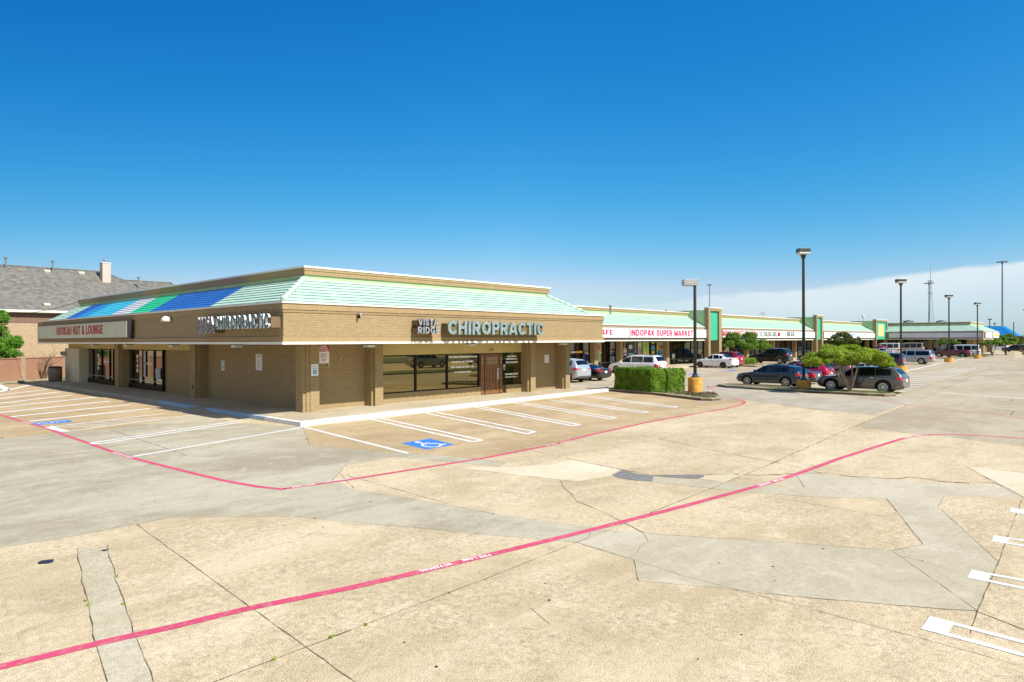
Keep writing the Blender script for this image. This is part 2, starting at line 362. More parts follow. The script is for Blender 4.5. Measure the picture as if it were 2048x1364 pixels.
GL = {
 'A': (.76, [_ln(.09,0,.33,1), _ln(.67,0,.43,1), _ln(.2,.27,.56,.27)]), 'B': (.66, [_ln(_l,0,_l,1), _ln(_l,_t,.38,_t), _ln(_l,.52,.38,.52), _ln(_l,_b,.38,_b), _ar(.38,.71,.16,.185,-90,90), _ar(.37,.31,.19,.20,-90,90)]),
 'C': (.70, [_ar(.38,.5,.27,.39,48,312)]), 'D': (.70, [_ln(_l,0,_l,1), _ln(_l,_t,.33,_t), _ln(_l,_b,.33,_b), _ar(.33,.5,.26,.39,-90,90)]),
 'E': (.58, [_ln(_l,0,_l,1), _ln(_l,_t,.57,_t), _ln(_l,.5,.52,.5), _ln(_l,_b,.57,_b)]), 'F': (.56, [_ln(_l,0,_l,1), _ln(_l,_t,.56,_t), _ln(_l,.5,.50,.5)]),
 'G': (.75, [_ar(.38,.5,.27,.39,48,320), _ln(.40,.43,.70,.43), _ln(.62,.47,.62,.06)]), 'H': (.70, [_ln(_l,0,_l,1), _ln(.59,0,.59,1), _ln(_l,.52,.59,.52)]), 'I': (.22, [_ln(_l,0,_l,1)]),
 'J': (.52, [_ln(.41,1,.41,.3), _ar(.26,.30,.15,.19,180,360)]), 'K': (.70, [_ln(_l,0,_l,1), _ln(.14,.36,.60,1.02), _ln(.27,.58,.62,-.03)]), 'L': (.54, [_ln(_l,0,_l,1), _ln(_l,_b,.54,_b)]),
 'M': (.88, [_ln(_l,0,_l,1), _ln(.77,0,.77,1), _ln(.13,1,.44,.06), _ln(.75,1,.44,.06)]), 'N': (.72, [_ln(_l,0,_l,1), _ln(.61,0,.61,1), _ln(.12,.98,.60,.02)]),
 'O': (.78, [_ar(.39,.5,.28,.39,0,360)]), 'P': (.62, [_ln(_l,0,_l,1), _ln(_l,_t,.36,_t), _ln(_l,.44,.36,.44), _ar(.35,.665,.19,.225,-90,90)]),
 'R': (.68, [_ln(_l,0,_l,1), _ln(_l,_t,.37,_t), _ln(_l,.46,.37,.46), _ar(.36,.675,.19,.215,-90,90), _ln(.35,.46,.58,-.02)]), 'Q': (.78, [_ar(.39,.5,.28,.39,0,360), _ln(.45,.3,.7,0)]),
 'S': (.64, [_ar(.32,.70,.20,.19,15,270), _ar(.32,.30,.21,.19,-165,90)]), 'T': (.62, [_ln(.31,0,.31,1), _ln(0,_t,.62,_t)]), 'U': (.70, [_ln(_l,1,_l,.35), _ln(.59,1,.59,.35), _ar(.35,.36,.24,.25,180,360)]),
 'V': (.72, [_ln(.09,1.02,.36,-.02), _ln(.63,1.02,.36,-.02)]), 'W': (1.0, [_ln(.08,1,.27,0), _ln(.5,1,.27,0), _ln(.5,1,.73,0), _ln(.92,1,.73,0)]), 'X': (.70, [_ln(.1,0,.6,1), _ln(.6,0,.1,1)]),
 'Y': (.70, [_ln(.35,0,.35,.5), _ln(.09,1.02,.35,.45), _ln(.61,1.02,.35,.45)]), 'Z': (.62, [_ln(0,_t,.6,_t), _ln(0,_b,.62,_b), _ln(.1,.06,.52,.94)]),
 '&': (.74, [_ar(.31,.75,.14,.15,0,360), _ar(.29,.28,.19,.18,0,360), _ln(.24,.66,.68,-.02), _ln(.44,.2,.66,.46)]), '-': (.40, [_ln(.04,.45,.36,.45)]), '.': (.24, [_ln(.12,0,.12,.2)]), ',': (.24, [_ln(.12,-.05,.12,.2)]), '|': (.2, [_ln(.1,0,.1,1)]), ' ': (.26, []),
 '0': (.64, [_ar(.32,.5,.21,.39,0,360)]), '1': (.42, [_ln(.26,0,.26,1), _ln(.06,.74,.26,.92)]), '2': (.62, [_ar(.31,.68,.2,.21,-25,170), _ln(.1,.04,.5,.62), _ln(.04,_b,.6,_b)]), '3': (.62, [_ar(.29,.71,.18,.18,-90,160), _ar(.29,.3,.2,.2,-160,90)]),
 '5': (.62, [_ln(.12,_t,.55,_t), _ln(.15,.5,.15,.95), _ar(.30,.33,.21,.22,-150,120)]), '6': (.62, [_ar(.31,.3,.2,.2,0,360), _ar(.42,.4,.31,.5,90,190)]), '7': (.58, [_ln(0,_t,.58,_t), _ln(.18,0,.48,.9)]), '8': (.62, [_ar(.31,.71,.17,.18,0,360), _ar(.31,.29,.2,.19,0,360)]), '9': (.62, [_ar(.31,.7,.2,.2,0,360), _ar(.2,.6,.31,.5,-90,10)]),
}
_gc = {}
def glyph(ch, n, T):
    """filled outline of one letter, contoured from the distance to its strokes"""
    key = (ch, n, T)
    if key in _gc: return _gc[key]
    w_, strokes = GL[ch]; h = 1.1/n; cols = int((w_+.14)/h)+2; rows = n+2
    gx, gy = np.meshgrid(np.arange(cols)*h-.06, np.arange(rows)*h-.06)
    D = np.full(gx.shape, 9.)
    for k, p in strokes:
        if k == 'l':
            x0, y0, x1, y1 = p; L = math.hypot(x1-x0, y1-y0); ux, uy = (x1-x0)/L, (y1-y0)/L; cx, cy = (x0+x1)/2, (y0+y1)/2
            a = np.abs((gx-cx)*ux+(gy-cy)*uy)-L/2; b = np.abs(-(gx-cx)*uy+(gy-cy)*ux)-T/2; D = np.minimum(D, np.maximum(a, b))
        else:
            for (x0, y0), (x1, y1) in zip(p, p[1:]):
                dx, dy = x1-x0, y1-y0; q = np.clip(((gx-x0)*dx+(gy-y0)*dy)/(dx*dx+dy*dy+1e-9), 0, 1); D = np.minimum(D, np.hypot(gx-x0-q*dx, gy-y0-q*dy)-T/2)
    D = np.maximum(D, np.maximum(-gy, gy-1.0)) if ch != ',' else D
    polys, edges = [], []
    for i in range(rows-1):
        for j in range(cols-1):
            c = [(gx[i,j],gy[i,j],D[i,j]),(gx[i,j+1],gy[i,j+1],D[i,j+1]),(gx[i+1,j+1],gy[i+1,j+1],D[i+1,j+1]),(gx[i+1,j],gy[i+1,j],D[i+1,j])]
            if min(q[2] for q in c) >= 0: continue
            out, cut = [], []
            for k in range(4):
                a, b = c[k], c[(k+1) % 4]
                if a[2] < 0: out.append((a[0], a[1]))
                if (a[2] < 0) != (b[2] < 0):
                    f = a[2]/(a[2]-b[2]); q = (a[0]+(b[0]-a[0])*f, a[1]+(b[1]-a[1])*f); out.append(q); cut.append(q)
            if len(out) > 2: polys.append(out)
            if len(cut) == 2: edges.append(cut if c[0][2] < 0 or True else cut)
    _gc[key] = (w_, polys, edges); return _gc[key]
def text_obj(name, s, org, ux, uz, w, h, mats, parent=None, depth=.0, bold=.02, arr=None, T=.20, res=None):
    """lettering as one mesh: lower left at org, reading along ux, up uz, standing off along ux x uz"""
    ux = Vector(ux); uz = Vector(uz); n = ux.cross(uz); org = Vector(org); lines = s.upper().split('\n'); gap = .10
    n_ = res or (26 if depth > .05 else 18 if h > .3 else 11)
    wid = [sum(GL[c][0]+gap for c in l)-gap for l in lines]; W_ = max(wid); nl = len(lines); lh = 1.3; Hh_ = 1+lh*(nl-1)
    sx, sy = w/W_, h/Hh_; mb = MB()
    P_ = lambda x, y, z: org+ux*(x*sx)+uz*(y*sy)+n*z
    for li, l in enumerate(lines):
        x = (W_-wid[li])/2; y0 = lh*(nl-1-li)
        for c in l:
            gw, polys, edges = glyph(c, n_, T)
            for q in polys: mb.face([P_(x+a, y0+b, depth) for a, b in q], 0)
            if depth:
                for a, b in edges: mb.face([P_(x+a[0], y0+a[1], 0), P_(x+b[0], y0+b[1], 0), P_(x+b[0], y0+b[1], depth), P_(x+a[0], y0+a[1], depth)], 1)
            x += gw+gap
    ms = list(mats) if isinstance(mats, (list, tuple)) else [mats]
    if len(ms) == 1: ms = ms*2
    return mb.build(name, ms, parent, fix=bool(depth > .05))

# ------------------------------------------------------------------ camera, sky, sun
cam = bpy.data.cameras.new('camera'); co = bpy.data.objects.new('camera', cam); COL.objects.link(co); scene.camera = co
cam.sensor_width = 36; cam.lens = 36*F/2048; cam.clip_end = 6000; cam.clip_start = .1
pit = (682-H0)/F*-1.0; rol = .0034
fwd = (FW+Vector((0,0,1))*pit).normalized(); upv = (Vector((0,0,1))-fwd*fwd.z).normalized(); rtv = fwd.cross(upv)
r2 = rtv*math.cos(rol)-upv*math.sin(rol); u2 = upv*math.cos(rol)+rtv*math.sin(rol)
mw = Matrix((r2, u2, -fwd)).transposed().to_4x4(); mw.translation = Vector((0,0,H)); co.matrix_world = mw
SUN = Vector((.085, -1.0, 1.0)).normalized()
sl = bpy.data.lights.new('sun', 'SUN'); so = bpy.data.objects.new('sun', sl); COL.objects.link(so)
sl.energy = 4.2; sl.angle = math.radians(.5); sl.color = (1., .955, .87)
so.rotation_euler = SUN.to_track_quat('Z', 'Y').to_euler(); so.location = (30, -30, 60)
w = bpy.data.worlds.new('World'); scene.world = w; w.use_nodes = True; nt = w.node_tree
bg = nt.nodes['Background']
sky = nd(nt, 'ShaderNodeTexSky', sky_type='NISHITA', sun_disc=False)
sky.sun_elevation = math.asin(SUN.z); sky.sun_rotation = math.atan2(SUN.x, SUN.y); sky.altitude = 150
sky.air_density = 1.0; sky.dust_density = .5; sky.ozone_density = 3.0
# deep polarised blue: steeper response per channel
SKY_IN = []
sepc = nd(nt, 'ShaderNodeSeparateColor'); nt.links.new(sky.outputs[0], sepc.inputs[0]); comc = nd(nt, 'ShaderNodeCombineColor')
for i_c, (pw, kk) in enumerate(((2.9, 1.85), (1.12, .80), (.60, .875))):
    m1 = nd(nt, 'ShaderNodeMath', operation='MULTIPLY'); nt.links.new(sepc.outputs[i_c], m1.inputs[0]); SKY_IN.append(m1.inputs[1])
    m2 = nd(nt, 'ShaderNodeMath', operation='POWER'); nt.links.new(m1.outputs[0], m2.inputs[0]); m2.inputs[1].default_value = pw
    m3 = nd(nt, 'ShaderNodeMath', operation='MULTIPLY'); nt.links.new(m2.outputs[0], m3.inputs[0]); m3.inputs[1].default_value = kk/.185
    if i_c == 0: red_out = m3.outputs[0]
    else: nt.links.new(m3.outputs[0], comc.inputs[i_c])
    if i_c == 1:
        m4 = nd(nt, 'ShaderNodeMath', operation='MULTIPLY'); nt.links.new(m3.outputs[0], m4.inputs[0]); m4.inputs[1].default_value = .74
        m5 = nd(nt, 'ShaderNodeMath', operation='MINIMUM'); nt.links.new(m4.outputs[0], m5.inputs[0]); nt.links.new(red_out, m5.inputs[1]); nt.links.new(m5.outputs[0], comc.inputs[0])
hs = comc
tc = nd(nt, 'ShaderNodeTexCoord')
def mth(op, a, b=None, c=None):
    n = nd(nt, 'ShaderNodeMath', operation=op)
    for i, v in enumerate((a, b, c)):
        if v is None: continue
        if hasattr(v, 'node'): nt.links.new(v, n.inputs[i])
        else: n.inputs[i].default_value = v
    return n.outputs[0]
def dot(vec):
    n = nd(nt, 'ShaderNodeVectorMath', operation='DOT_PRODUCT'); nt.links.new(tc.outputs['Generated'], n.inputs[0]); n.inputs[1].default_value = vec; return n.outputs['Value']
df, dr, dz = dot(FW), dot(RT), dot((0,0,1))
azi = mth('ARCTAN2', dr, df); ele = mth('ARCSINE', dz)
lev = mth('MULTIPLY', mth('MAXIMUM', mth('ADD', mth('MULTIPLY', mth('MINIMUM', azi, 0.), .45), 1.), .62), .158)   # evens the sky out towards the antisolar side
for s_in in SKY_IN: nt.links.new(lev, s_in)
mp = nd(nt, 'ShaderNodeMapping'); nt.links.new(tc.outputs['Generated'], mp.inputs[0]); mp.inputs['Scale'].default_value = (1, 1, 3.2)
cn = noise(nt, 7.5, 6, .55, mp.outputs[0], .3); cn2 = noise(nt, 2.6, 4, .55, mp.outputs[0], .2)
# the bank of cloud low over the east: its top climbs towards the south-east
edge = mth('ADD', mth('MULTIPLY', azi, .082), .038)
edge = mth('ADD', edge, mth('MULTIPLY', mth('SUBTRACT', cn, .5), .022))
edge = mth('ADD', edge, mth('MULTIPLY', mth('SUBTRACT', cn2, .5), .030))
sh = nd(nt, 'ShaderNodeMapRange', interpolation_type='SMOOTHSTEP'); nt.links.new(mth('SUBTRACT', edge, ele), sh.inputs['Value'])
sh.inputs['From Min'].default_value = -.0015; sh.inputs['From Max'].default_value = .006
side = nd(nt, 'ShaderNodeMapRange', interpolation_type='SMOOTHSTEP'); nt.links.new(azi, side.inputs['Value'])
side.inputs['From Min'].default_value = .02; side.inputs['From Max'].default_value = .50
dens = nd(nt, 'ShaderNodeMapRange', interpolation_type='SMOOTHSTEP'); nt.links.new(mth('SUBTRACT', edge, ele), dens.inputs['Value'])
dens.inputs['From Min'].default_value = .0; dens.inputs['From Max'].default_value = .075; dens.inputs['To Min'].default_value = .86; dens.inputs['To Max'].default_value = .10
cm = mth('MULTIPLY', mth('MULTIPLY', sh.outputs[0], side.outputs[0]), dens.outputs[0])
cm = mth('MULTIPLY', cm, mth('ADD', mth('MULTIPLY', cn, .7), .65))
# unseen cloud added behind the viewpoint as neutral fill for the shadows
bk = nd(nt, 'ShaderNodeMapRange', interpolation_type='SMOOTHSTEP'); nt.links.new(df, bk.inputs['Value']); bk.inputs['From Min'].default_value = .15; bk.inputs['From Max'].default_value = -.45
pf = nd(nt, 'ShaderNodeMapRange', interpolation_type='SMOOTHSTEP'); nt.links.new(cn2, pf.inputs['Value']); pf.inputs['From Min'].default_value = .42; pf.inputs['From Max'].default_value = .58; pf.inputs['To Max'].default_value = .9
lo_ = nd(nt, 'ShaderNodeMapRange', interpolation_type='SMOOTHSTEP'); nt.links.new(ele, lo_.inputs['Value']); lo_.inputs['From Min'].default_value = 1.2; lo_.inputs['From Max'].default_value = .5
cm = mth('MAXIMUM', cm, mth('MULTIPLY', mth('MULTIPLY', bk.outputs[0], pf.outputs[0]), lo_.outputs[0]))
CLOUD = (4.3, 4.75, 5.0)
mixn = nd(nt, 'ShaderNodeMix', data_type='RGBA'); nt.links.new(cm, mixn.inputs[0]); nt.links.new(hs.outputs[0], mixn.inputs[6]); mixn.inputs[7].default_value = rgba(CLOUD)
nt.links.new(mixn.outputs[2], bg.inputs['Color']); bg.inputs['Strength'].default_value = .11
vs = scene.view_settings; vs.view_transform = 'Standard'; vs.look = 'None'; vs.exposure = .78; vs.gamma = 1

# ------------------------------------------------------------------ ground, pavement patches, joints, markings
def P(z, f, *pts): return [tuple(G(*(f(*p) if f else p)))[:2] for p in pts]
def jag(poly, amp=.03, step=.5, seed=1):
    r = random.Random(seed); out = []
    for i in range(len(poly)):
        a = Vector(poly[i]); b = Vector(poly[(i+1) % len(poly)]); n = max(1, min(60, int((b-a).length/step)))
        for k in range(n):
            q = a.lerp(b, k/n)
            if k: q += Vector((r.uniform(-amp, amp), r.uniform(-amp, amp)))
            out.append((q.x, q.y))
    return out
mb = MB(); mb.sheet([(-3000,-3000),(3000,-3000),(3000,3000),(-3000,3000)], -.06); struct(mb.build('ground', M['drygrass']))
mb = MB()
NX = 24
mb.sheet([(-60,-28),(420,-28),(420,62.6),(13.5,62.6),(-60,-7)], 0)
struct(mb.build('parking_lot', M['lot'], tri=True))
def patch(name, polys, m, z, amp=.025, lab=None, zstep=.0):
    mb = MB()
    for i, p in enumerate(polys): mb.sheet(jag(p, amp, .5, i+3) if amp else p, z+zstep*i)
    return struct(mb.build(name, m, tri=True))
i_ = lambda *p: P(0, None, *p)
lotgrey = i_((0,877.7),(127,864),(218,858.6),(300,846),(385,832),(470,846),(600,853),(606,856),(618,891),(783,905),(910,914),(1009,925),(999,934),(783,913.6),(692,930),(664,960.5),(702,977),(859,1003.7),(986,1026.6),(1087,1041),(1173,1053),(1224,1060),(1152,1085.4),(899,1063),(660,1041),(581,1033),(342,1035),(147,1073),(0,1095)) + [tuple((Vector(G(0,1095)[:2])+Vector((-6,4)))), tuple(Vector(G(0,877.7)[:2])+Vector((-6,6)))]
patch('concrete_patch', [lotgrey], M['grey'], .0026)
patch('concrete_patch', [i_((220,858.4),(300,846),(385,832),(392,829),(480,846),(540,855),(372,911))], M['grey'], .0042)
patch('concrete_patch', [i_((1224,1060),(1285.5,1065),(1360,1071.8),(1587,1086.5),(1785.5,1102),(1845,1089),(1772,997.6),(1628,994),(1485,984),(1304,964.6),(1304,955),(1426,962),(1560,970),(1594,948),(1610,946),(1707,955),(1800,960),(1900,968),(1980,972),(2048,985),(2060,999),(1996,1124),(1953,1223),(1792,1211),(1532.6,1188),(1348,1168.5),(1275,1162),(1267,1120),(1152,1085.4))], M['pale'], .003)
patch('tan_island_slab', [i_((1888,993),(1874,1013),(1996,1124),(2058,1002),(2048,996))], M['lot'], .0042, .015)
patch('lane_strip', [i_((1400,806),(1475,798),(1560,809),(1603,815.5),(1658,821),(1746,830),(1800,811),(1850,797),(1790,795),(1640,790),(1560,783),(1500,778),(1440,762),(1420,760),(1380,775))], M['lane'], .0026)
patch('far_slab', [i_((1707,853),(1846,797.5),(1905,770),(2028,714.5),(2075,715),(2200,905),(2048,893),(1880,872),(1845,870)), i_((1200,777),(1150,782),(1140,762),(1500,722),(1780,700),(2030,704),(2028,714.5),(1905,770),(1846,797.5),(1800,803),(1700,800),(1640,788),(1560,781),(1500,776),(1440,760),(1380,774))], M['far'], .0016, .02)
patch('lane_strip', [i_((1870,783),(2060,796),(2060,800),(1868,785.5))], M['pale'], .003, 0)
patch('stall_slab', [i_((606,855),(1225,783),(1316,783),(1400,798),(1475,799),(1490,806),(1475,812),(1426,821.8),(1304,842.5),(1182,869.4),(1100,890.8),(961,917.5),(930,921),(783,905),(618,891)), i_((-10,768),(72,769),(239,797),(342,820),(385,831),(300,846),(218,858),(127,864),(-10,878))], M['stall'], .0016, .02)
patch('repair_patch', [P(0, g2, (1650,690),(2048,670),(2048,780),(1900,760),(1300,690)) , P(0, g3, (-60,790),(210,770),(345,735),(730,820),(670,870),(390,915),(240,900),(0,870),(-80,868)), P(0, g3, (1425,865),(1760,855),(1600,920),(1380,895)), P(0, g4, (1400,905),(1823,960),(1980,1230),(1823,1130))], M['cream'], .0038, zstep=.0006)
patch('asphalt_patch', [P(0, g3, (665,860),(755,820),(870,850),(1010,865),(1000,915),(840,905),(720,885)), P(0, g3, (1010,870),(1260,858),(1420,860),(1420,880),(1360,895),(1200,885))], M['tar'], .0048, .04, zstep=.0006)
patch('concrete_ribbon', [P(0, g5, (445,195),(620,180),(720,530),(780,690),(905,1010),(990,1250),(720,1250),(620,977),(555,760),(500,500))], M['ribbon'], .003, .006)
# joints and cracks: thin dark strips
mb = MB()
def joint(f, pts, w=.022, amp=.0, z=.0046, seed=1):
    q = [Vector(p) for p in P(0, f, *pts)]
    if amp:
        r = random.Random(seed); out = []
        for a, b in zip(q, q[1:]):
            n = max(1, int((b-a).length/.25))
            for k in range(n): out.append(a.lerp(b, k/n)+Vector((r.gauss(0, amp), r.gauss(0, amp))))
        q = out+[q[-1]]
    for a, b in zip(q, q[1:]):
        ww = .62*w*(random.Random(a.x).uniform(.35, 1.5) if amp else 1); mb.ribbon([a, b], ww, z)
joint(g5, [(795,55),(1450,535),(2048,965),(2200,1080)], .016, .004)
joint(g5, [(1150,1015),(1255,975),(2048,675)], .014, .004); joint(g6, [(0,805),(900,465),(1440,250),(1690,150),(2048,5)], .014, .004)
joint(g3, [(980,1170),(1500,965),(1760,855),(2048,740)], .02, .006); joint(g4, [(0,890),(600,622),(1100,420),(1750,125)], .035, .008)
joint(g7, [(0,550),(430,660),(1500,945),(2048,1095),(2200,1135)], .009, .003)
joint(g7, [(2030,120),(1895,480),(1770,770),(1730,900)], .016, .004)
joint(g7, [(480,85),(1260,220)], .012, .004); joint(g7, [(1280,420),(1770,765)], .012, .003); joint(g7, [(1240,110),(1455,378)], .012, .005)
joint(g7, [(1580,97),(1540,155),(1895,480)], .012, .004); joint(g7, [(1460,380),(1830,470)], .006, .005); joint(g7, [(1330,445),(1700,555)], .006, .005)
joint(g7, [(0,325),(700,370),(1280,415),(1455,378)], .012, .01); joint(g7, [(540,668),(1060,712),(1300,735),(1770,770),(2048,880)], .016, .012)
joint(g3, [(20,660),(345,735)], .014, .012); joint(g3, [(345,735),(670,800),(1010,865),(1420,858),(2048,862)], .045, .02)
joint(g3, [(1060,565),(1450,650),(2048,765)], .022, .02); joint(g3, [(830,520),(1060,565)], .018, .02); joint(g3, [(1060,565),(1400,505)], .016, .02)
joint(g4, [(0,870),(210,915),(370,960)], .016, .02); joint(g4, [(0,972),(120,958),(180,958),(400,955),(600,980),(900,1000),(1000,985),(1200,1010)], .05, .035); joint(g4, [(1210,1018),(1430,1028)], .09, .02); joint(g4, [(1470,1020),(1600,1030)], .03, .02)
joint(g4, [(185,970),(245,1060)], .018, .01); joint(g4, [(225,487),(420,508)], .09, .01); joint(g4, [(80,468),(125,473)], .05, .01); joint(g4, [(600,622),(730,636)], .03, .01)
joint(g4, [(1410,905),(1600,1020),(1823,1135)], .02, .012); joint(g4, [(1345,472),(1430,428)], .03, .01); joint(g4, [(1725,445),(1750,425)], .07, .01); joint(g4, [(1540,488),(1640,500),(1750,512),(1725,545)], .05, .02)
joint(g4, [(1765,652),(1840,660)], .08, .02); joint(g4, [(1660,212),(1700,213)], .20, .03); joint(g4, [(1720,214),(1823,221)], .22, .05)
joint(g2, [(380,735),(900,880),(1290,990),(1600,1055)], .014, .012); joint(g2, [(500,855),(420,770),(380,730)], .012, .012); joint(g2, [(800,605),(440,670),(330,790)], .010, .012)
joint(g2, [(1770,520),(1980,570)], .02, .01); joint(g2, [(1290,600),(1690,650),(1650,690)], .02, .012); joint(g2, [(100,375),(150,510)], .018, .005)
joint(g3, [(240,900),(280,970),(350,1040),(390,1075),(640,1190),(760,1250),(880,1311)], .022, .02); joint(g6, [(1700,130),(1830,190),(2048,212)], .02, .02); joint(g6, [(1830,190),(1850,240),(1750,340)], .008, .03)
joint(g6, [(1500,240),(1530,150)], .008, .02); joint(g6, [(1775,352),(1800,475)], .012, .004); joint(g6, [(1440,250),(1770,352),(2048,440)], .009, .006); joint(g6, [(1125,755),(1190,760)], .014, .008); joint(g6, [(1170,640),(1280,730)], .006, .02)
joint(g5, [(445,195),(500,500),(555,760),(620,977)], .018, .012); joint(g5, [(620,180),(720,530),(780,690),(890,977)], .018, .012)
joint(g1, [(720,392),(900,455),(1220,560)], .03, .01); joint(g1, [(0,888),(400,785),(700,695),(1000,625),(1240,562)], .018, .012); joint(g1, [(0,445),(15,452)], .08, .01)
struct(mb.build('pavement_joints', M['joint']))
# oil spots, tar dabs
mb = MB(); r = random.Random(5)
def blot(x, y, rad, sq=1., z=.0050):
    c = G(x, y); k = 14; ph = r.uniform(0, 6)
    mb.sheet([(c.x+rad*sq*math.cos(2*math.pi*i/k)*(1+.18*math.sin(3*i+ph)), c.y+rad*math.sin(2*math.pi*i/k)*(1+.15*math.cos(2*i+ph))) for i in range(k)], z)
blot(90.5,1124,.105); blot(208,1101,.05)
for f, pts in ((g1,[(1008,356),(705,835),(852,817),(1018,871),(1835,715),(1457,755),(985,634),(918,399)]),(g2,[(270,1003),(630,960),(190,1092),(255,1160),(295,670),(1080,828),(1597,1057),(1666,888)]),(g7,[(260,487),(425,153),(870,403),(575,507),(1450,472),(585,590),(390,908),(135,1050)]),(g6,[(1254,490),(1278,588),(428,835),(616,978),(235,10)]),(g3,[(1250,760),(1883,434),(1775,1115)])):
    for p in pts: blot(*f(*p), r.uniform(.010, .022))
struct(mb.build('tar_spots', mat('blue_black_tar', (.02,.025,.035), .7, 0, 0)))
# red fire lane lines
L1 = [(-40,820)]+[g1(*p) for p in [(0,298),(150,342),(300,382),(450,440),(600,490),(750,545),(900,590),(1100,640),(1300,690),(1500,737),(1700,772),(1875,791)]]
L2 = [(566,978),(586,975.5)]+[g2(*p) for p in [(500,780),(1000,700),(1500,620),(2048,515)]]+[g3(*p) for p in [(500,530),(1000,420),(1500,335),(1660,304),(1725,288),(1752,272),(1755,260),(1735,250),(1690,240),(1640,234)]]
L3 = [(-60,1349)]+[g5(*p) for p in [(0,890),(550,757),(1000,657),(1450,548),(2048,427)]]+[g6(*p) for p in [(500,427),(930,322),(1500,182),(2048,42)]]+[g4(*p) for p in [(0,1025),(250,942),(500,850),(750,770),(950,708),(1090,683),(1250,678),(1500,686),(1820,706),(2000,722)]]
def fire(name, pts, w, m, lab, z=.0052):
    mb = MB(); mb.ribbon([G(*p)[:2] for p in pts], w, z); return struct(mb.build(name, m))
fire('fire_lane_line', L1, .15, M['red'], ''); fire('fire_lane_line', L2, .15, M['red'], ''); fire('fire_lane_line', L3, .15, M['red'], '')
fire('fire_lane_line', [g4(*p) for p in [(640,400),(800,432),(950,462),(1300,502),(1820,560),(2100,592)]], .13, M['fred'], '')
fire('fire_lane_line', [b6(*p) for p in [(0,1115),(120,1112),(380,1085)]], .15, M['fred'], '')
fire('fire_lane_line', [z4(*p) for p in [(1750,1048),(1620,1040),(1550,1026),(1560,1012),(1650,1000),(1700,997)]], .15, M['red'], '')
fire('fire_lane_line', [z4(*p) for p in [(1150,920),(1250,912),(1440,890),(1784,862)]], .12, M['fred'], '')
fire('fire_lane_line', [b6(*p) for p in [(-150,900),(200,880),(500,858),(800,820)]], .12, M['fred'], '')
fire('fire_lane_line', [b6(*p) for p in [(-300,1170),(0,1190),(400,1220),(900,1245),(1500,1290)]], .10, M['fred'], '')
# stall lines
def lines(name, segs, w=.11, m='white', z=.0060):
    mb = MB()
    for k_, s in enumerate(segs): mb.ribbon([tuple(G(*p))[:2] for p in s], w, z+.0002*k_)
    return struct(mb.build(name, M[m]))
lines('parking_line', [(g1(*a), g1(*b)) for a, b in [((-80,160),(220,95)),((-90,172),(320,130)),((-100,203),(390,145)),((-110,232),(480,165)),((-110,258),(640,180)),((-30,286),(730,205)),((70,310),(860,228)),((190,340),(990,255))]], .30)
lines('parking_line', [((0,770),(20,781)),((-10,768),(10,780)),((0,766),(-8,780)),(g1(0,100),g1(55,122))], .16)
mb = MB()
e = lambda p: tuple(G(*g1(*p)))[:2]
for kq, (a, b) in enumerate([((320,378),(1080,288)),((430,408),(1270,298)),((320,378),(430,408)),((360,392),(340,372))]): mb.ribbon([e(a), e(b)], .13, .0060+.0002*kq)
for k in range(7):
    t = k/7.; a = Vector((350+660*t, 377-80*t)); b = Vector((430+(840)*min(1, t+.33)-0, 408-110*min(1, t+.33)))
    if k < 5: mb.ribbon([e(a), e(b)], .10, .0071+.0002*k)
mb.ribbon([e((320,378)), e((425,406))], .28, .0084)
struct(mb.build('hatched_aisle_marking', M['white']))
lines('parking_line', [(g1(600,483),g1(1600,332)),(g1(640,490),g1(1650,337)),(g1(600,483),g1(640,490)),(g1(880,572),g1(1985,382))], .15)
lines('parking_line', [((606.5,854),(816,907))], .14)
for A, B, C, D in [(g2(615,305),g2(1435,488),g2(1515,476),g2(700,300)),(g2(1068,262),g2(1860,424),g2(1930,409),g2(1150,255)),(g2(1440,212),g3(345,458),g3(405,449),g2(1500,209)),(g2(1755,180),g3(650,401),g3(705,392),g2(1820,177)),(g3(160,245),g3(915,351),g3(970,345),g3(240,243)),(g3(430,217),g3(1170,308),g3(1205,302),g3(485,213))]:
    lines('parking_line', [(A,B),(B,C),(C,D)], .15)
for top, bot, capw in [(((1490,806),(2120,972)),((1447,866),(2120,1048)),.24),(((1735,533),(2120,604)),((1716,568),(2120,652)),.22),(((1868,330),(2120,369)),((1857,356),(2120,399)),.2),(((1967,168),(2120,188)),((1963,184),(2120,208)),.2)]:
    mb = MB(); q = lambda p: Vector(G(*g7(*p))[:2])
    mb.ribbon([q(top[0]), q(top[1])], .09, .0060); mb.ribbon([q(bot[0]), q(bot[1])], .09, .0060)
    d = (q(top[1])-q(top[0])).normalized()*(capw/2); n_ = (q(top[0])-q(bot[0])).normalized()*.045
    mb.ribbon([q(bot[0])+d-n_, q(top[0])+d+n_], capw, .0067); struct(mb.build('parking_line', M['white']))
segs = []
for y0, (xa, ya) in zip(range(12), [(1105,352),(1300,330),(1420,308),(1500,0)]): pass
mb = MB(); q = lambda p: Vector(G(*z7(*p))[:2])
for a, b in [((20,1318),(100,1322)),((75,1284),(140,1288)),((100,1262),(210,1268)),((130,1240),(270,1247)),((140,1220),(330,1230)),((140,1200),(378,1212)),((140,1185),(430,1195)),((145,1165),(480,1180)),((150,1148),(520,1168)),((160,1135),(562,1155)),((170,1122),(605,1144)),((300,1110),(640,1134)),((420,1100),(670,1120)),((500,1090),(705,1110)),((560,1078),(730,1098)),((640,1072),(790,1084)),((700,1062),(842,1068)),((760,1050),(880,1054)),((800,1042),(910,1045)),((830,1034),(940,1037))]:
    mb.ribbon([q(a), q(b)], .30, .0060)
struct(mb.build('parking_line', M['white']))
lines('parking_line', [(z7(140,1105),z7(440,1035)),(z7(440,1035),z7(700,985))], .22)
